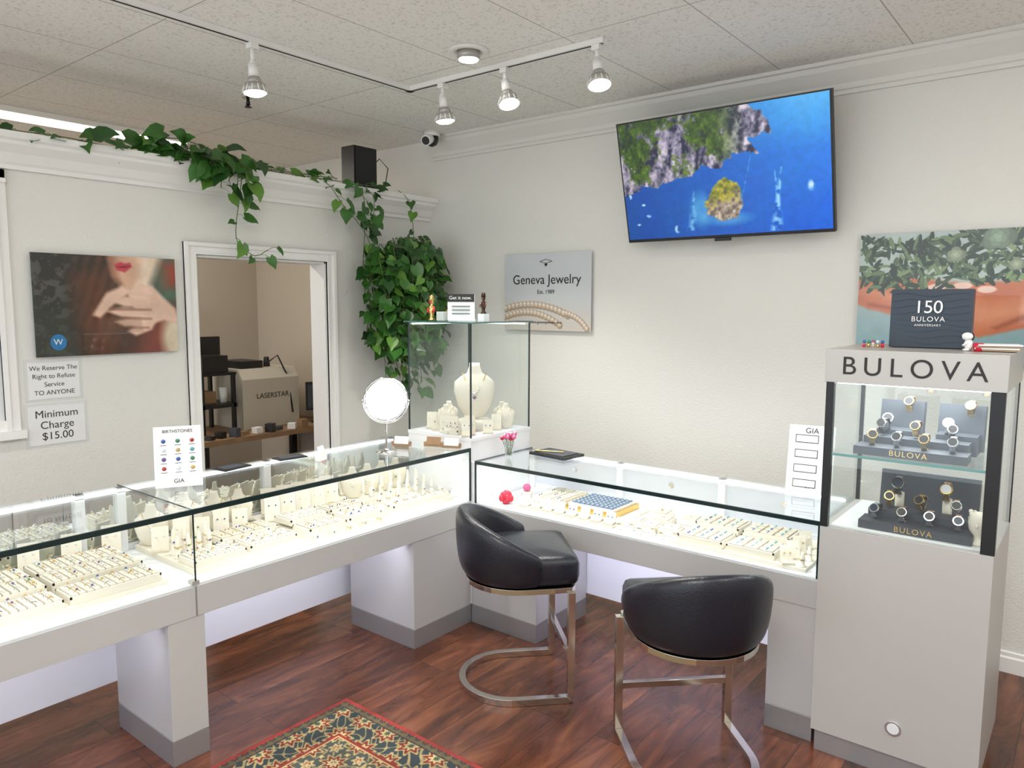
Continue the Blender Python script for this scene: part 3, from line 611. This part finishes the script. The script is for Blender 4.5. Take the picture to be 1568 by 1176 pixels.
# ------------------------------------------------------------------ posters
PICM=vcmat('acrylic_print',.35,coat=.6)
def standoffs(b,corners,axis):
    for c in corners:
        c=Vector(c); d=Vector((0,-1,0)) if axis=='Y' else Vector((1,0,0)); b.cyl(c-d*.02,c+d*.006,.009,.009,CHROME,14)
def lposter(U,V):
    n=fbm(U*1.4,V,6,31,4); n2=fbm(U*1.4,V,18,35,3)
    C=np.zeros(U.shape+(3,))+np.array([58,40,30])/255
    C=over(C,np.clip((.5-U)*3,0,1),(38,38,34)); C=over(C,np.clip((.34-U)*6,0,1)*np.clip((n2-.5)*8,0,1)*.5,(110,114,108))
    C=over(C,np.clip((.30-U)*8,0,1)*np.clip((V-.35)*3,0,1)*.5,(44,56,40))
    C=over(C,pmask(U,V,[(.72,-.2),(1.2,-.2),(1.2,.55),(.85,.5)],.25),(78,112,92)); C=over(C,pmask(U,V,[(.9,.05),(1.1,.0),(1.1,.3),(.93,.3)],.15),(160,66,48))
    C=over(C,pmask(U,V,[(.80,.55),(1.2,.5),(1.2,1.2),(.6,1.2)],.2),(122,54,40)); C=over(C,emask(U,V,.98,.85,.10,.25,.8),(220,205,176))
    C=over(C,pmask(U,V,[(.26,.2),(.5,.15),(.62,.9),(.4,1.1),(.3,.9)],.15),(84,48,30))
    hr=.5+.5*np.sin((U*1.4+.35*V+.05*n)*60); C=over(C,pmask(U,V,[(.28,-.1),(.55,-.1),(.58,.4),(.5,1.1),(.34,1.1)],.2)*hr*.35,(126,78,48))
    C=over(C,pmask(U,V,[(.50,-.05),(.86,-.05),(.80,.18),(.72,.32),(.62,.35),(.53,.2)],.06),(216,172,144))
    C=over(C,pmask(U,V,[(.74,-.05),(.90,-.05),(.80,.3),(.7,.4)],.08),(240,216,192)); C=over(C,pmask(U,V,[(.5,-.05),(.56,-.05),(.57,.2),(.62,.35),(.54,.25)],.05)*.6,(150,96,70))
    C=over(C,pmask(U,V,[(.55,.08),(.59,.055),(.62,.07),(.66,.06),(.67,.10),(.62,.16),(.56,.14)],.02),(196,58,72)); C=over(C,pmask(U,V,[(.55,.105),(.67,.095),(.61,.115)],.012),(96,24,30))
    sk=(222,182,158)
    for p in ([(.62,.36),(.72,.27),(.82,.30),(.90,.42),(.99,.54),(1.02,.70),(.90,.66),(.80,.70),(.70,.60)],[(.46,.44),(.55,.40),(.80,.44),(.80,.53),(.60,.51)],[(.47,.56),(.60,.52),(.82,.55),(.80,.64),(.58,.62)],[(.53,.67),(.66,.62),(.84,.63),(.78,.72),(.60,.72)],[(.62,.77),(.70,.70),(.84,.66),(.80,.76),(.68,.82)],[(.38,.60),(.48,.38),(.60,.30),(.66,.36),(.54,.48),(.43,.63)]):
        C=over(C,pmask(U,V,p,.03),sk); C=over(C,pmask(U,V+.02,p,.02)*.25,(245,222,204))
    for p in ([(.50,.525),(.80,.54),(.8,.555),(.5,.55)],[(.58,.625),(.80,.635),(.8,.65),(.58,.64)],[(.62,.725),(.78,.73),(.78,.745),(.62,.74)]): C=over(C,pmask(U,V,p,.03)*.75,(124,76,58))
    C=over(C,pmask(U,V,[(.42,.62),(.72,.62),(.74,.78),(.42,.78)],.02)*.3,(130,100,85))
    C=over(C,emask(U,V,.145,.86,.052,.078,.08),(30,120,180))
    return C*(.9+.2*n[...,None])
def box_panel(name,x0,x1,z0,z1,axis,col=PAPER):
    b=B()
    if axis=='Y': b.box(x0,x1,YW-.026,YW-.020,z0,z1,col); standoffs(b,[(x,YW-.021,z) for x in (x0+.03,x1-.03) for z in (z0+.03,z1-.03)],'Y')
    else: b.box(XW+.020,XW+.026,x0,x1,z0,z1,col); standoffs(b,[(XW+.021,y,z) for y in (x0+.03,x1-.03) for z in (z0+.03,z1-.03)],'X')
    return b.done(name)
ACR=mat('acrylic_edge',(.35,.42,.42),.2)
P=box_panel('wall_poster',1.37,2.07,1.44,1.94,'X',ACR)
picture('print',lposter,380,270,(XW+.0275,1.37,1.94),(0,.70,0),(0,0,-.50),PICM,P)
text('W',.04,(XW+.0285,1.47,1.51),RA,PAPER,'badge_mark',P)
def rposter(U,V):
    n=fbm(U*1.6,V,6,41,4); n2=fbm(U*1.6,V,20,45,4)
    C=np.zeros(U.shape+(3,))+np.array([176,190,186])/255
    C=over(C,np.clip((V-.35)*1.6,0,1),(116,158,168))
    C=over(C,pmask(U,V+.03*(n-.5),[(-.05,.34),(.2,.34),(.5,.40),(1.1,.34),(1.1,.60),(.9,.64),(.72,.72),(.55,.80),(.40,.76),(.22,.66),(.08,.60),(-.05,.52)],.025),(196,112,76))
    C=over(C,pmask(U,V,[(.02,.44),(.3,.46),(.6,.55),(.9,.46),(1.1,.46),(1.1,.56),(.85,.60),(.55,.72),(.3,.64)],.12)*.8,(232,160,122))
    for p in ([(.05,.54),(.30,.60),(.46,.72),(.44,.735),(.28,.63),(.05,.56)],[(.95,.54),(.75,.60),(.60,.72),(.62,.735),(.78,.62),(.95,.56)]): C=over(C,pmask(U,V,p,.025)*.55,(140,66,44))
    for u,v in ((.36,.42),(.47,.41),(.57,.44)): C=over(C,emask(U,V,u,v,.04,.026,.3),(240,204,188))
    rr=np.random.RandomState(3)
    for k in range(620):
        cx=rr.rand()*1.05; cy=rr.rand()**1.2*.40+.05*math.sin(cx*7)+.02; a=rr.rand()*3.14; L=.035+.035*rr.rand(); Wd=.010+.010*rr.rand()
        dx=(U-cx)*1.5; dy=V-cy; p=dx*math.cos(a)+dy*math.sin(a); q=-dx*math.sin(a)+dy*math.cos(a)
        m=np.clip((1-np.sqrt((p/L)**2+(q/Wd)**2))*6,0,1); s=rr.rand()
        c=np.array((24+100*s*s,46+104*s*s,32+66*s*s)); C=over(C,m,c); C=over(C,m*np.clip(1-np.abs(q)/.003,0,1)*.5,c+45)
    for k,(u,v,r) in enumerate(((.60,.06,.10),(.78,.12,.11),(.95,.14,.10),(.43,.18,.06),(.88,-.02,.09),(.68,.26,.05))):
        for q in range(16):
            a=q*2.4; rad=r*(1-q/18.); cx=u*1.5+math.cos(a)*r*.55*(1-q/16.); cy=v+math.sin(a)*r*.55*(1-q/16.)
            s=.65+.35*q/16.; col=np.array((190,208,172)) if k%2 else np.array((158,188,156))
            C=over(C,emask(U*1.5,V,cx,cy,rad*.62,rad*.62,.12),col*s*.86); C=over(C,emask(U*1.5,V,cx,cy,rad*.50,rad*.50,.3)*.8,col*s)
    C=over(C,emask(U,V,.085,.895,.034,.055,.08),(30,130,190)); return C*(.92+.16*n[...,None])
P=box_panel('wall_poster',-.99,-.03,1.43,2.05,'Y',ACR)
picture('print',rposter,520,340,(-.99,YW-.0275,2.05),(.96,0,0),(0,0,-.62),PICM,P)
text('W',.035,(-.908,YW-.0285,1.495),RB,PAPER,'badge_mark',P)
def gfn(U,V):
    C=np.zeros(U.shape+(3,))+np.array([204,209,213])/255; C=over(C,np.clip((V-.55)*1.4,0,.6),(214,198,178)); C=over(C,emask(U,V,.5,.62,.4,.12,1)*.3,(214,218,220))
    for (p0,p1,p2,n,r) in (((.02,.72),(.4,.58),(.75,.80),17,.05),((.0,.84),(.35,.66),(.66,.93),17,.045),((.74,.78),(.88,.82),(.96,.97),9,.04)):
        for k in range(n):
            t=k/(n-1); cx=(1-t)**2*p0[0]+2*t*(1-t)*p1[0]+t*t*p2[0]; cy=(1-t)**2*p0[1]+2*t*(1-t)*p1[1]+t*t*p2[1]
            C=over(C,emask(U*1.4,V,cx*1.4,cy,r,r,.15),(168,146,122)); C=over(C,emask(U*1.4,V,cx*1.4-.01,cy-.012,r*.7,r*.7,.6),(212,198,180)); C=over(C,emask(U*1.4,V,cx*1.4-.015,cy-.02,r*.25,r*.25,.6),(245,240,232))
    return C
P=box_panel('shop_name_sign',-3.275,-2.57,1.53,2.04,'Y',mat('sign_acrylic',(.5,.52,.53),.3))
picture('print',gfn,280,200,(-3.275,YW-.0275,2.04),(.705,0,0),(0,0,-.51),PICM,P)
text('Geneva Jewelry',.088,(-2.925,YW-.029,1.865),RB,INK,'name',P); text('Est. 1989',.038,(-2.925,YW-.029,1.785),RB,INK,'est',P); text('www.genevajewelry.com',.026,(-2.925,YW-.029,1.585),RB,INK,'web',P)
b=B()
b.tube([(-2.975,YW-.029,1.985),(-2.925,YW-.029,2.0),(-2.875,YW-.029,1.985)],.002,INK,n=4); b.tube([(-2.975,YW-.029,1.985),(-2.925,YW-.029,1.972),(-2.875,YW-.029,1.985)],.002,INK,n=4); gem(b,(-2.925,YW-.029,1.965),.014,INK); b.done('emblem',parent=P)

def notice(name,y0,y1,z0,z1,lines,size):
    b=B(); b.box(XW,XW+.0012,y0-.014,y1+.014,z0-.012,z1+.014,mat('plastic_sleeve',(.70,.71,.70),.15)); b.box(XW+.0012,XW+.004,y0,y1,z0,z1,PAPER); o=b.done(name)
    n=len(lines)
    for i,l in enumerate(lines): text(l,size,(XW+.0046,(y0+y1)/2,z1-(i+.75)*(z1-z0)/(n+.5)),RA,INK,'line_%d'%(i+1),o,ext=.0002)
    return o
notice('paper_notice',1.335,1.565,1.235,1.415,['We Reserve The','Right to Refuse','Service','TO ANYONE'],.031)
notice('paper_notice',1.325,1.580,1.01,1.20,['Minimum','Charge','$15.00'],.052)

# ------------------------------------------------------------------ table-top cards, mirror
def easel_card(name,c,w,h,rz,tilt,kind):
    P=empty(name); P.location=c; P.rotation_euler[2]=rz
    b=B(); t=math.tan(tilt)
    b.prism([(-w/2,0,0),(w/2,0,0),(w/2,h*t,h),(-w/2,h*t,h)],(0,.003,0),PAPER)
    b.prism([(-w/4,h*t*.6+.003,h*.6),(-w/4,.09,0),(-w/4+.1*w,.09,0),(-w/4+.1*w,h*t*.6+.003,h*.6)],(0,.002,0),PAPER)
    if kind=='stones':
        for i in range(3):
            for j in range(4):
                zz=h*(.76-.15*j); b.ball((-.3*w+.3*w*i,zz*t-.001,zz),(.009,.003,.009),GEMS[(i+j*3)%7],10,6); b.box(-.3*w+.3*w*i-.012,-.3*w+.3*w*i+.012,(zz-.016)*t-.001,(zz-.016)*t,zz-.017,zz-.015,GREYPAD)
    else:
        for j in range(4):
            zz=h*(.80-.22*j); b.obox((-.1*w,zz*t-.001,zz),(w*.5,.002,.035),0,INK,tx=-tilt); b.obox((-.1*w,zz*t-.002,zz),(w*.47,.002,.029),0,PAPER,tx=-tilt)
    b.done('card',parent=P)
    text('BIRTHSTONES' if kind=='stones' else 'GIA',.018 if kind=='stones' else .034,(0,h*.92*t-.001,h*.92),(math.pi/2-tilt,0,0),INK,'title',P,ext=.0003)
    text('GIA',.024,(0,h*.1*t-.001,h*.1),(math.pi/2-tilt,0,0),INK,'brandline',P,ext=.0003)
easel_card('birthstone_card',(-2.94,1.50,ZTL+.001),.18,.245,math.radians(62),.18,'stones')
easel_card('gem_chart_card',(-.975,3.30,ZTR+.001),.19,.29,math.radians(8),.2,'gia')
b=B(); x,y,z=-2.83,2.53,ZTL+.001
b.lathe([(.055,0),(.055,.005),(.02,.012),(.006,.02),(.005,.15)],(x,y,z),CHROME,24)
d=Vector((.60,-.79,.16)).normalized(); c=Vector((x,y,z+.27)); sx=Vector((0,0,1)).cross(d).normalized(); up=d.cross(sx)
b.tube([c+sx*.118*math.cos(t)+up*.118*math.sin(t) for t in np.linspace(-math.pi,0,17)],.004,CHROME)
b.tube([c+(sx*math.cos(t)+up*math.sin(t))*.108 for t in [2*math.pi*i/40 for i in range(40)]],.007,CHROME,closed=True)
b.cyl(c-d*.003,c+d*.003,.106,.106,MIRROR,40); b.done('vanity_mirror')
b=B(); b.obox((-3.10,1.83,ZTL+.005),(.10,.15,.006),.15,BLK); b.obox((-3.10,1.83,ZTL+.0085),(.07,.11,.002),.15,GREYPAD); b.done('counter_pad',bevel=.002)
b=B(); b.obox((-3.08,2.13,ZTL+.005),(.08,.15,.006),-.1,BLK); b.obox((-3.08,2.13,ZTL+.0085),(.05,.11,.002),-.1,GREYPAD); b.done('counter_pad',bevel=.002)
b=B(); b.obox((-2.93,2.2,ZTL+.021),(.03,.06,.04),.4,PAPER); b.obox((-2.925,2.2,ZTL+.045),(.006,.05,.05),.4,PAPER,tilt=-.3); b.done('price_card_holder')
for k,(x,y) in enumerate(((-2.90,2.70),(-2.76,2.80),(-2.66,2.83))):
    b=B(); b.obox((x,y,ZTL+.013),(.10,.035,.024),.4,WOODD); b.obox((x+.01,y-.01,ZTL+.034),(.08,.003,.04),.4,[PAPER,WOODD,PAPER][k],tx=-.3); b.done('business_card_holder',bevel=.001)
b=B(); x,y,z=-2.47,3.08,ZTR+.001
b.lathe([(.022,0),(.030,.085),(.028,.085),(.021,.006)],(x,y,z),GLASS,20)
for i in range(14):
    a=i*2.4; r=.012+.0022*i; t=(x+r*math.cos(a),y+r*math.sin(a),z+.10+.012*(i%3)); b.cyl((x+.3*(t[0]-x),y+.3*(t[1]-y),z+.01),t,.0015,.0015,STEM,5); b.ball(t,(.012,.012,.010),PINK if i%3 else RED,8,5); b.ball((t[0],t[1],t[2]+.010),.005,PAPER,6,4)
b.done('flower_pen_cup')
b=B(); b.obox((-2.30,3.28,ZTR+.008),(.25,.17,.014),-.1,BLK); b.obox((-2.30,3.28,ZTR+.017),(.2,.13,.004),-.1,GREYPAD); b.cyl((-2.40,3.22,ZTR+.025),(-2.25,3.28,ZTR+.025),.004,.004,GOLD,8); b.done('guest_notebook',bevel=.002)
z=TZ1+.001
P=empty('counter_sign'); b=B(); b.obox((-2.76,3.02,z+.075),(.15,.004,.14),math.radians(30),PAPER); b.obox((-2.761,3.018,z+.125),(.15,.005,.042),math.radians(30),INK); b.obox((-2.76,3.03,z+.003),(.15,.05,.005),math.radians(30),PAPER)
for k in range(3): b.obox((-2.7585,3.0165,z+.08-.02*k),(.10,.004,.004),math.radians(30),GREYPAD)
b.done('panel',parent=P); text('Get it now.',.027,(-2.7595,3.0135,z+.125),(math.pi/2,0,math.radians(30)),PAPER,'heading',P,ext=.0004)
def figurine(name,x,y,z,m1,m2,s=1,base=None):
    b=B()
    if base: b.box(x-.022,x+.022,y-.022,y+.022,z,z+.04,base); z+=.0402
    b.lathe([(.018*s,0),(.018*s,.008*s),(.010*s,.012*s),(.011*s,.03*s),(.017*s,.05*s),(.015*s,.07*s),(.006*s,.078*s),(.012*s,.088*s),(.012*s,.10*s),(.015*s,.102*s),(.010*s,.125*s),(.002*s,.13*s)],(x,y,z),m1,14)
    for k in (-1,1): b.tube([(x+k*.016*s,y,z+.068*s),(x+k*.024*s,y-.006,z+.05*s),(x+k*.014*s,y-.012,z+.04*s)],.004*s,m2,n=6)
    b.ball((x,y-.004,z+.092*s),(.010*s,.011*s,.010*s),m2,10,6); b.done(name)
figurine('nutcracker_figurine',-2.66,3.09,z,mat('dark_bronze',(.05,.03,.02),.35,metal=.5),mat('bronze_brown',(.16,.05,.03),.4),.9,WHT)
figurine('gold_figurine',-2.955,2.99,z,GOLD,RED,1.1)
b=B(); b.box(-2.90,-2.85,2.97,3.01,z,z+.05,mat('acrylic_block',(.6,.62,.6),.1)); b.done('acrylic_block',bevel=.002)
b=B(); b.lathe([(.025,0),(.035,.06),(.03,.06)],(-2.9,3.10,z),mat('terracotta_red',(.35,.08,.06),.6),16)
b.done('trinket_pot')

# ------------------------------------------------------------------ pothos
def leaf(b,base,d,up,s,m):
    d=Vector(d).normalized(); side=d.cross(Vector(up))
    side=side.normalized() if side.length>1e-3 else d.orthogonal().normalized(); n=side.cross(d).normalized()
    base=Vector(base); cv=random.uniform(.1,.45); mid=[base+d*s*t-n*s*(cv*t*t) for t in (0.02,.3,.65,1.0)]
    prof=[(.0,-.13,.26),(.22,.0,.44),(.52,.0,.37),(.82,0,.15)]
    v=[b.v(q) for q in mid]
    for sg in (-1,1):
        o=[b.v(base+d*s*(t+dd)+side*sg*s*w+n*s*(.12-cv*t*t)) for t,dd,w in prof]
        b.f([v[0],o[0],o[1],v[1]],m,True); b.f([v[1],o[1],o[2],v[2]],m,True); b.f([v[2],o[2],o[3],v[3]],m,True)
def vine(b,pts,spacing,size,jit=.03,droop=1.0):
    pts=[Vector(p) for p in pts]
    out=[]
    for i in range(len(pts)-1):
        p0,p1,p2,p3=pts[max(i-1,0)],pts[i],pts[i+1],pts[min(i+2,len(pts)-1)]
        k=max(2,int((p2-p1).length/.03))
        for j in range(k):
            t=j/k; out.append(.5*((2*p1)+(p2-p0)*t+(2*p0-5*p1+4*p2-p3)*t*t+(3*p1-p0-3*p2+p3)*t**3))
    out.append(pts[-1]); b.tube(out,.0026,STEM,n=5)
    acc=0
    for a,c in zip(out,out[1:]):
        acc+=(c-a).length
        if acc>spacing:
            acc=0; d=Vector((random.uniform(.1,1),random.uniform(-1,1),random.uniform(-.9,.3))).normalized()
            pb=c+d*random.uniform(.02,.06)+Vector((random.uniform(0,jit),0,0))
            b.tube([c,(c+pb)/2+Vector((0,0,.008)),pb],.0015,STEM,n=4)
            q=random.random()
            leaf(b,pb,(d.x*.7,d.y*1.0,-random.uniform(.0,1.1)*droop+(1-droop)*.4),(random.uniform(.3,1),random.uniform(-.7,.5),random.uniform(.1,.9)),size*random.uniform(.55,1.2),LEAF if q<.6 else (LEAF2 if q<.75 else LEAF3))
P=empty('pothos_plant')
b=B()
vine(b,[(-3.98,3.55,2.50),(-3.98,3.1,2.495),(-4.02,2.7,2.50),(-3.99,2.3,2.50),(-4.0,1.95,2.50)],.035,.07,droop=.5)
vine(b,[(-4.02,3.2,2.52),(-4.08,2.7,2.52),(-4.06,1.9,2.53)],.05,.09,droop=.4)
vine(b,[(-4.05,2.5,2.52),(-3.98,2.2,2.54),(-4.0,1.9,2.53),(-3.97,1.65,2.50)],.026,.10,droop=.5)
vine(b,[(-4.0,2.4,2.54),(-3.97,2.1,2.58),(-4.0,1.9,2.53)],.026,.10,droop=.5)
vine(b,[(-4.1,1.9,2.5),(-4.0,1.6,2.495),(-4.0,1.45,2.495),(-4.03,1.2,2.49)],.05,.07,droop=.5)
for k in range(7):
    y=2.18+.05*k; vine(b,[(-4.0,y,2.50),(-3.92,y+.01,2.49),(-3.89,y+.02,2.42),(-3.90,y+.02,2.38-.02*(k%3))],.028,.10)
vine(b,[(-3.98,2.45,2.50),(-3.90,2.43,2.44),(-3.91,2.42,2.30),(-3.94,2.41,2.15),(-3.96,2.43,2.05),(-3.95,2.53,1.98),(-3.95,2.60,2.01),(-3.95,2.62,2.02)],.055,.085)
vine(b,[(-3.98,3.0,2.50),(-3.90,3.05,2.44),(-3.90,3.15,2.33),(-3.92,3.28,2.24),(-3.92,3.36,2.15),(-3.9,3.42,2.0)],.038,.09)
vine(b,[(-3.98,3.3,2.50),(-3.90,3.32,2.40),(-3.92,3.34,2.2),(-3.93,3.33,1.9),(-3.92,3.36,1.6)],.042,.09)
vine(b,[(-3.98,3.35,2.50),(-3.90,3.40,2.42),(-3.92,3.42,2.3),(-3.92,3.38,2.2)],.03,.09)
vine(b,[(-3.98,3.7,2.50),(-3.9,3.72,2.43),(-3.92,3.78,2.3),(-3.93,3.8,2.15)],.08,.07)
for k in range(58):
    t=random.random(); y=3.32+.62*t; x=-3.93+random.random()*.26*(1-abs(t-.5)); zt=2.17-.32*abs(t-.5)-random.random()*.14
    L=random.uniform(.35,.9) if t>.2 else random.uniform(.4,.65); zb=max(1.36,zt-L)
    vine(b,[(-3.95,3.52+.25*t,zt-.05),(x,y,zt+.03),(x+.05,y+random.uniform(-.03,.03),(zt+zb)/2),(x+.02,y+random.uniform(-.04,.02),zb)],.042,.095)
for k in range(9):
    y=3.44+.05*k+random.uniform(-.02,.02); vine(b,[(-3.9,y,1.75),(-3.86,y,1.5),(-3.88,y+.02,1.32),(-3.87,y+.03,1.08+.07*(k%3))],.04,.085)
b.done('foliage',parent=P)
b=B(); b.lathe([(.05,0),(.07,.10),(.075,.105),(.06,.105)],(-3.94,3.72,1.90),mat('terracotta',(.3,.13,.07),.7),20); b.box(XW,-3.86,3.63,3.81,1.885,1.899,TRIM); b.done('shelf_pot',parent=P)

# ------------------------------------------------------------------ speaker, security camera, sprinkler, downlight
b=B(); b.box(-4.17,-4.04,3.36,3.56,2.476,2.765,BLK); b.box(-4.039,-4.033,3.37,3.55,2.49,2.755,mat('speaker_mesh',(.02,.02,.02),.8)); b.tube([(-4.16,3.54,2.60),(-4.10,3.64,2.72),(-4.08,3.70,2.66),(-4.08,3.66,2.48)],.004,BLK,n=6); b.done('loudspeaker',bevel=.004)
b=B(); x,y=-3.80,3.86; b.cyl((x,y,ZC),(x,y,ZC-.03),.055,.055,TRIM,24); b.lathe([(.048,0),(.046,-.03),(.034,-.055),(.01,-.068)],(x,y,ZC-.03),BLK,20)
b.cyl((x+.01,y-.03,ZC-.05),(x+.03,y-.09,ZC-.075),.034,.036,TRIM,18); b.cyl((x+.03,y-.09,ZC-.075),(x+.031,y-.093,ZC-.076),.028,.028,BLK,18); b.done('security_camera')
b=B(); x,y=-4.0,2.55; b.cyl((x,y,ZC),(x,y,ZC-.01),.04,.035,CHROME,20); b.cyl((x,y,ZC-.01),(x,y,ZC-.055),.01,.008,BLKM,10); b.cyl((x,y,ZC-.06),(x,y,ZC-.064),.02,.02,BLKM,14); b.tube([(x-.015,y,ZC-.03),(x-.018,y,ZC-.05),(x,y,ZC-.06),(x+.018,y,ZC-.05),(x+.015,y,ZC-.03)],.003,BLKM,n=5); b.done('fire_sprinkler')
def spot(loc,d,e,ang=70,col=(1,.96,.90)):
    l=bpy.data.lights.new('spot_lamp','SPOT'); l.energy=e; l.spot_size=math.radians(ang); l.spot_blend=.8; l.shadow_soft_size=.04; l.color=col
    o=bpy.data.objects.new('spot_lamp',l); COL.objects.link(o); o.location=loc; aim(o,d)
b=B(); x,y=-2.46,2.75; b.lathe([(.095,0),(.095,-.006),(.065,-.012),(.055,.0)],(x,y,ZC-.0005),TRIM,28); b.cyl((x,y,ZC-.006),(x,y,ZC-.045),.055,.055,PEWTER,20); b.cyl((x,y,ZC-.045),(x,y,ZC-.047),.046,.046,BULB,20); b.done('recessed_downlight')
spot((x,y,ZC-.06),(0,0,-1),30,100)
TZ=2.875
P=empty('track_light_rail'); b=B()
b.box(-3.14,-3.10,-1.2,3.02,TZ,ZC-.001,TRIM); b.box(-3.14,-1.86,2.98,3.02,TZ,ZC-.001,TRIM); b.box(-3.127,-3.113,-1.2,3.0,TZ-.0008,TZ,INK); b.box(-3.12,-1.87,2.993,3.007,TZ-.0008,TZ,INK)
b.done('rail',parent=P)
for i,(x,y,d) in enumerate(((-3.12,2.02,(.06,.02,-1)),(-2.87,3.0,(.05,.1,-1)),(-2.44,3.0,(.35,-.15,-1)),(-1.90,3.0,(.25,-.2,-1)),(-3.12,.5,(.1,.1,-1)))):
    b=B(); d=Vector(d).normalized(); p=Vector((x,y,TZ))
    b.box(x-.02,x+.02,y-.02,y+.02,TZ-.026,TZ-.001,TRIM); L0=.06 if i else .085
    b.cyl(p+Vector((0,0,-.02)),p+Vector((0,0,-L0)),.010,.010,TRIM,10); q=p+Vector((0,0,-L0-.005))
    b.ball(q,.017,TRIM,12,8); b.cyl(q,q+d*.06,.021,.024,TRIM,16); b.cyl(q+d*.06,q+d*.09,.026,.040,PEWTER,16); b.cyl(q+d*.09,q+d*.13,.045,.054,PEWTER,20)
    for k in range(12):
        t=2*math.pi*k/12; a=d.orthogonal().normalized(); c=d.cross(a); o=(a*math.cos(t)+c*math.sin(t))
        b.cyl(q+d*.085+o*.038,q+d*.127+o*.056,.0035,.0035,TRIM,5)
    b.lathe([(.048,0),(.044,-.006),(.02,-.012),(.002,-.014)],(0,0,0),BULB,20) if False else b.cyl(q+d*.1302,q+d*.140,.050,.034,BULB,20)
    b.done('track_head',parent=P)
    spot(q+d*.155,d if i else (.2,.1,-1),62,100)
b=B(); b.box(-5.58,-5.34,.9,2.93,ZC-.035,ZC-.001,TRIM); b.box(-5.56,-5.36,.93,2.90,ZC-.040,ZC-.0355,FLUO); b.done('fluorescent_ceiling_light')

# ------------------------------------------------------------------ back room
P=empty('workbench'); b=B(); b.box(-5.75,-5.05,2.75,4.03,.66,.70,WOODD)
for x,y in ((-5.7,2.8),(-5.1,2.8),(-5.7,3.98),(-5.1,3.98)): b.box(x-.025,x+.025,y-.025,y+.025,0,.66,BLKM)
b.box(-5.7,-5.1,2.8,3.98,.15,.18,BLKM); b.done('table',parent=P)
P=empty('laser_welder_machine'); b=B(); BOXM=mat('machine_beige',(.56,.52,.44),.5)
b.prism([(-5.75,3.25,.701),(-5.30,3.25,.701),(-5.30,3.25,1.10),(-5.36,3.25,1.18),(-5.75,3.25,1.18)],(0,.52,0),BOXM); b.box(-5.70,-5.40,3.3,3.5,1.181,1.24,BLK); b.cyl((-5.5,3.6,1.18),(-5.5,3.6,1.26),.03,.02,BLKM); b.tube([(-5.45,3.55,1.2),(-5.34,3.6,1.28),(-5.32,3.68,1.1),(-5.29,3.70,.8)],.008,BLK,n=6)
b.done('body',parent=P,bevel=.006); text('LASERSTAR',.06,(-5.298,3.52,.96),RA,INK,'label',P)
b=B(); b.box(-5.68,-5.30,2.90,3.2,.90,.93,BLK); b.box(-5.66,-5.62,2.92,3.18,1.19,1.40,BLK); b.box(-5.60,-5.56,3.0,3.22,1.25,1.44,BLK)
for y in (2.91,3.17): b.box(-5.68,-5.64,y,y+.02,.701,1.4,BLKM); b.box(-5.34,-5.30,y,y+.02,.701,1.15,BLKM)
b.box(-5.68,-5.30,2.90,3.2,1.15,1.17,BLKM); b.box(-5.6,-5.35,2.95,3.16,1.171,1.30,BLK); b.cyl((-5.4,3.14,.931),(-5.4,3.14,1.05),.03,.03,PAPER); b.box(-5.6,-5.4,2.95,3.08,.931,1.02,WOODD); b.done('tool_shelf_rack')
b=B(); b.obox((-5.19,3.89,.93),(.02,.22,.24),-.3,BLK); b.obox((-5.178,3.885,.93),(.004,.20,.2),-.3,mat('screen_dim',(.05,.06,.08),.2)); b.cyl((-5.22,3.90,.712),(-5.20,3.90,.85),.02,.015,BLK); b.cyl((-5.22,3.90,.703),(-5.22,3.90,.712),.06,.06,BLK); b.done('computer_monitor')
b=B()
for i in range(9): h=.025+.02*(i%3); b.obox((-5.13+random.uniform(-.02,.04),2.85+i*.10,.702+h/2),(.06,.06,h),random.random(),random.choice((PAPER,BLK,GREYPAD,WOODD)))
b.done('desk_clutter')
b=B(); b.box(XF,XF+.03,3.0,3.1,1.80,1.86,BLK); b.tube([(XF+.02,3.05,1.83),(XF+.35,3.05,1.86),(XF+.55,3.1,1.5),(XF+.7,3.15,1.2)],.012,BLKM,n=6); b.obox((XF+.2,3.05,1.9),(.08,.05,.05),.2,GOLD); b.done('wall_arm_lamp')

# ------------------------------------------------------------------ lights / world
w=bpy.data.worlds.new('World'); S.world=w; w.use_nodes=True; bg=w.node_tree.nodes['Background']; bg.inputs[0].default_value=(.90,.95,1,1); bg.inputs[1].default_value=2.15
area('ceiling_fill_lamp',(-.6,.3,ZC-.02),(0,0,0),1.2,1.2,72,(1,.98,.94))  # unseen area light added under the ceiling for general room fill, no fixture
area('ceiling_fill_lamp',(.6,2.2,ZC-.02),(0,0,0),.6,1.2,24,(1,.98,.94))  # second added fill light, also out of view and without a fixture
area('backroom_lamp',(-5.46,1.9,ZC-.06),(0,0,0),.2,1.9,30,(1,.94,.82))

# ------------------------------------------------------------------ camera
f=1142.35;pt,yw,rl=[math.radians(a) for a in (6.062,38.525,0.201)]
Fh=Vector((-math.sin(yw),math.cos(yw),0));R=Vector((math.cos(yw),math.sin(yw),0));Z=Vector((0,0,1))
F=math.cos(pt)*Fh-math.sin(pt)*Z; U=math.sin(pt)*Fh+math.cos(pt)*Z
R2=math.cos(rl)*R+math.sin(rl)*U; U2=-math.sin(rl)*R+math.cos(rl)*U
cd=bpy.data.cameras.new('camera'); cd.sensor_width=36; cd.lens=36*f/1568; cd.clip_start=.05
co=bpy.data.objects.new('camera',cd); COL.objects.link(co)
M=Matrix((R2,U2,-F)).transposed().to_4x4(); M.translation=(0,0,1.7); co.matrix_world=M
S.camera=co
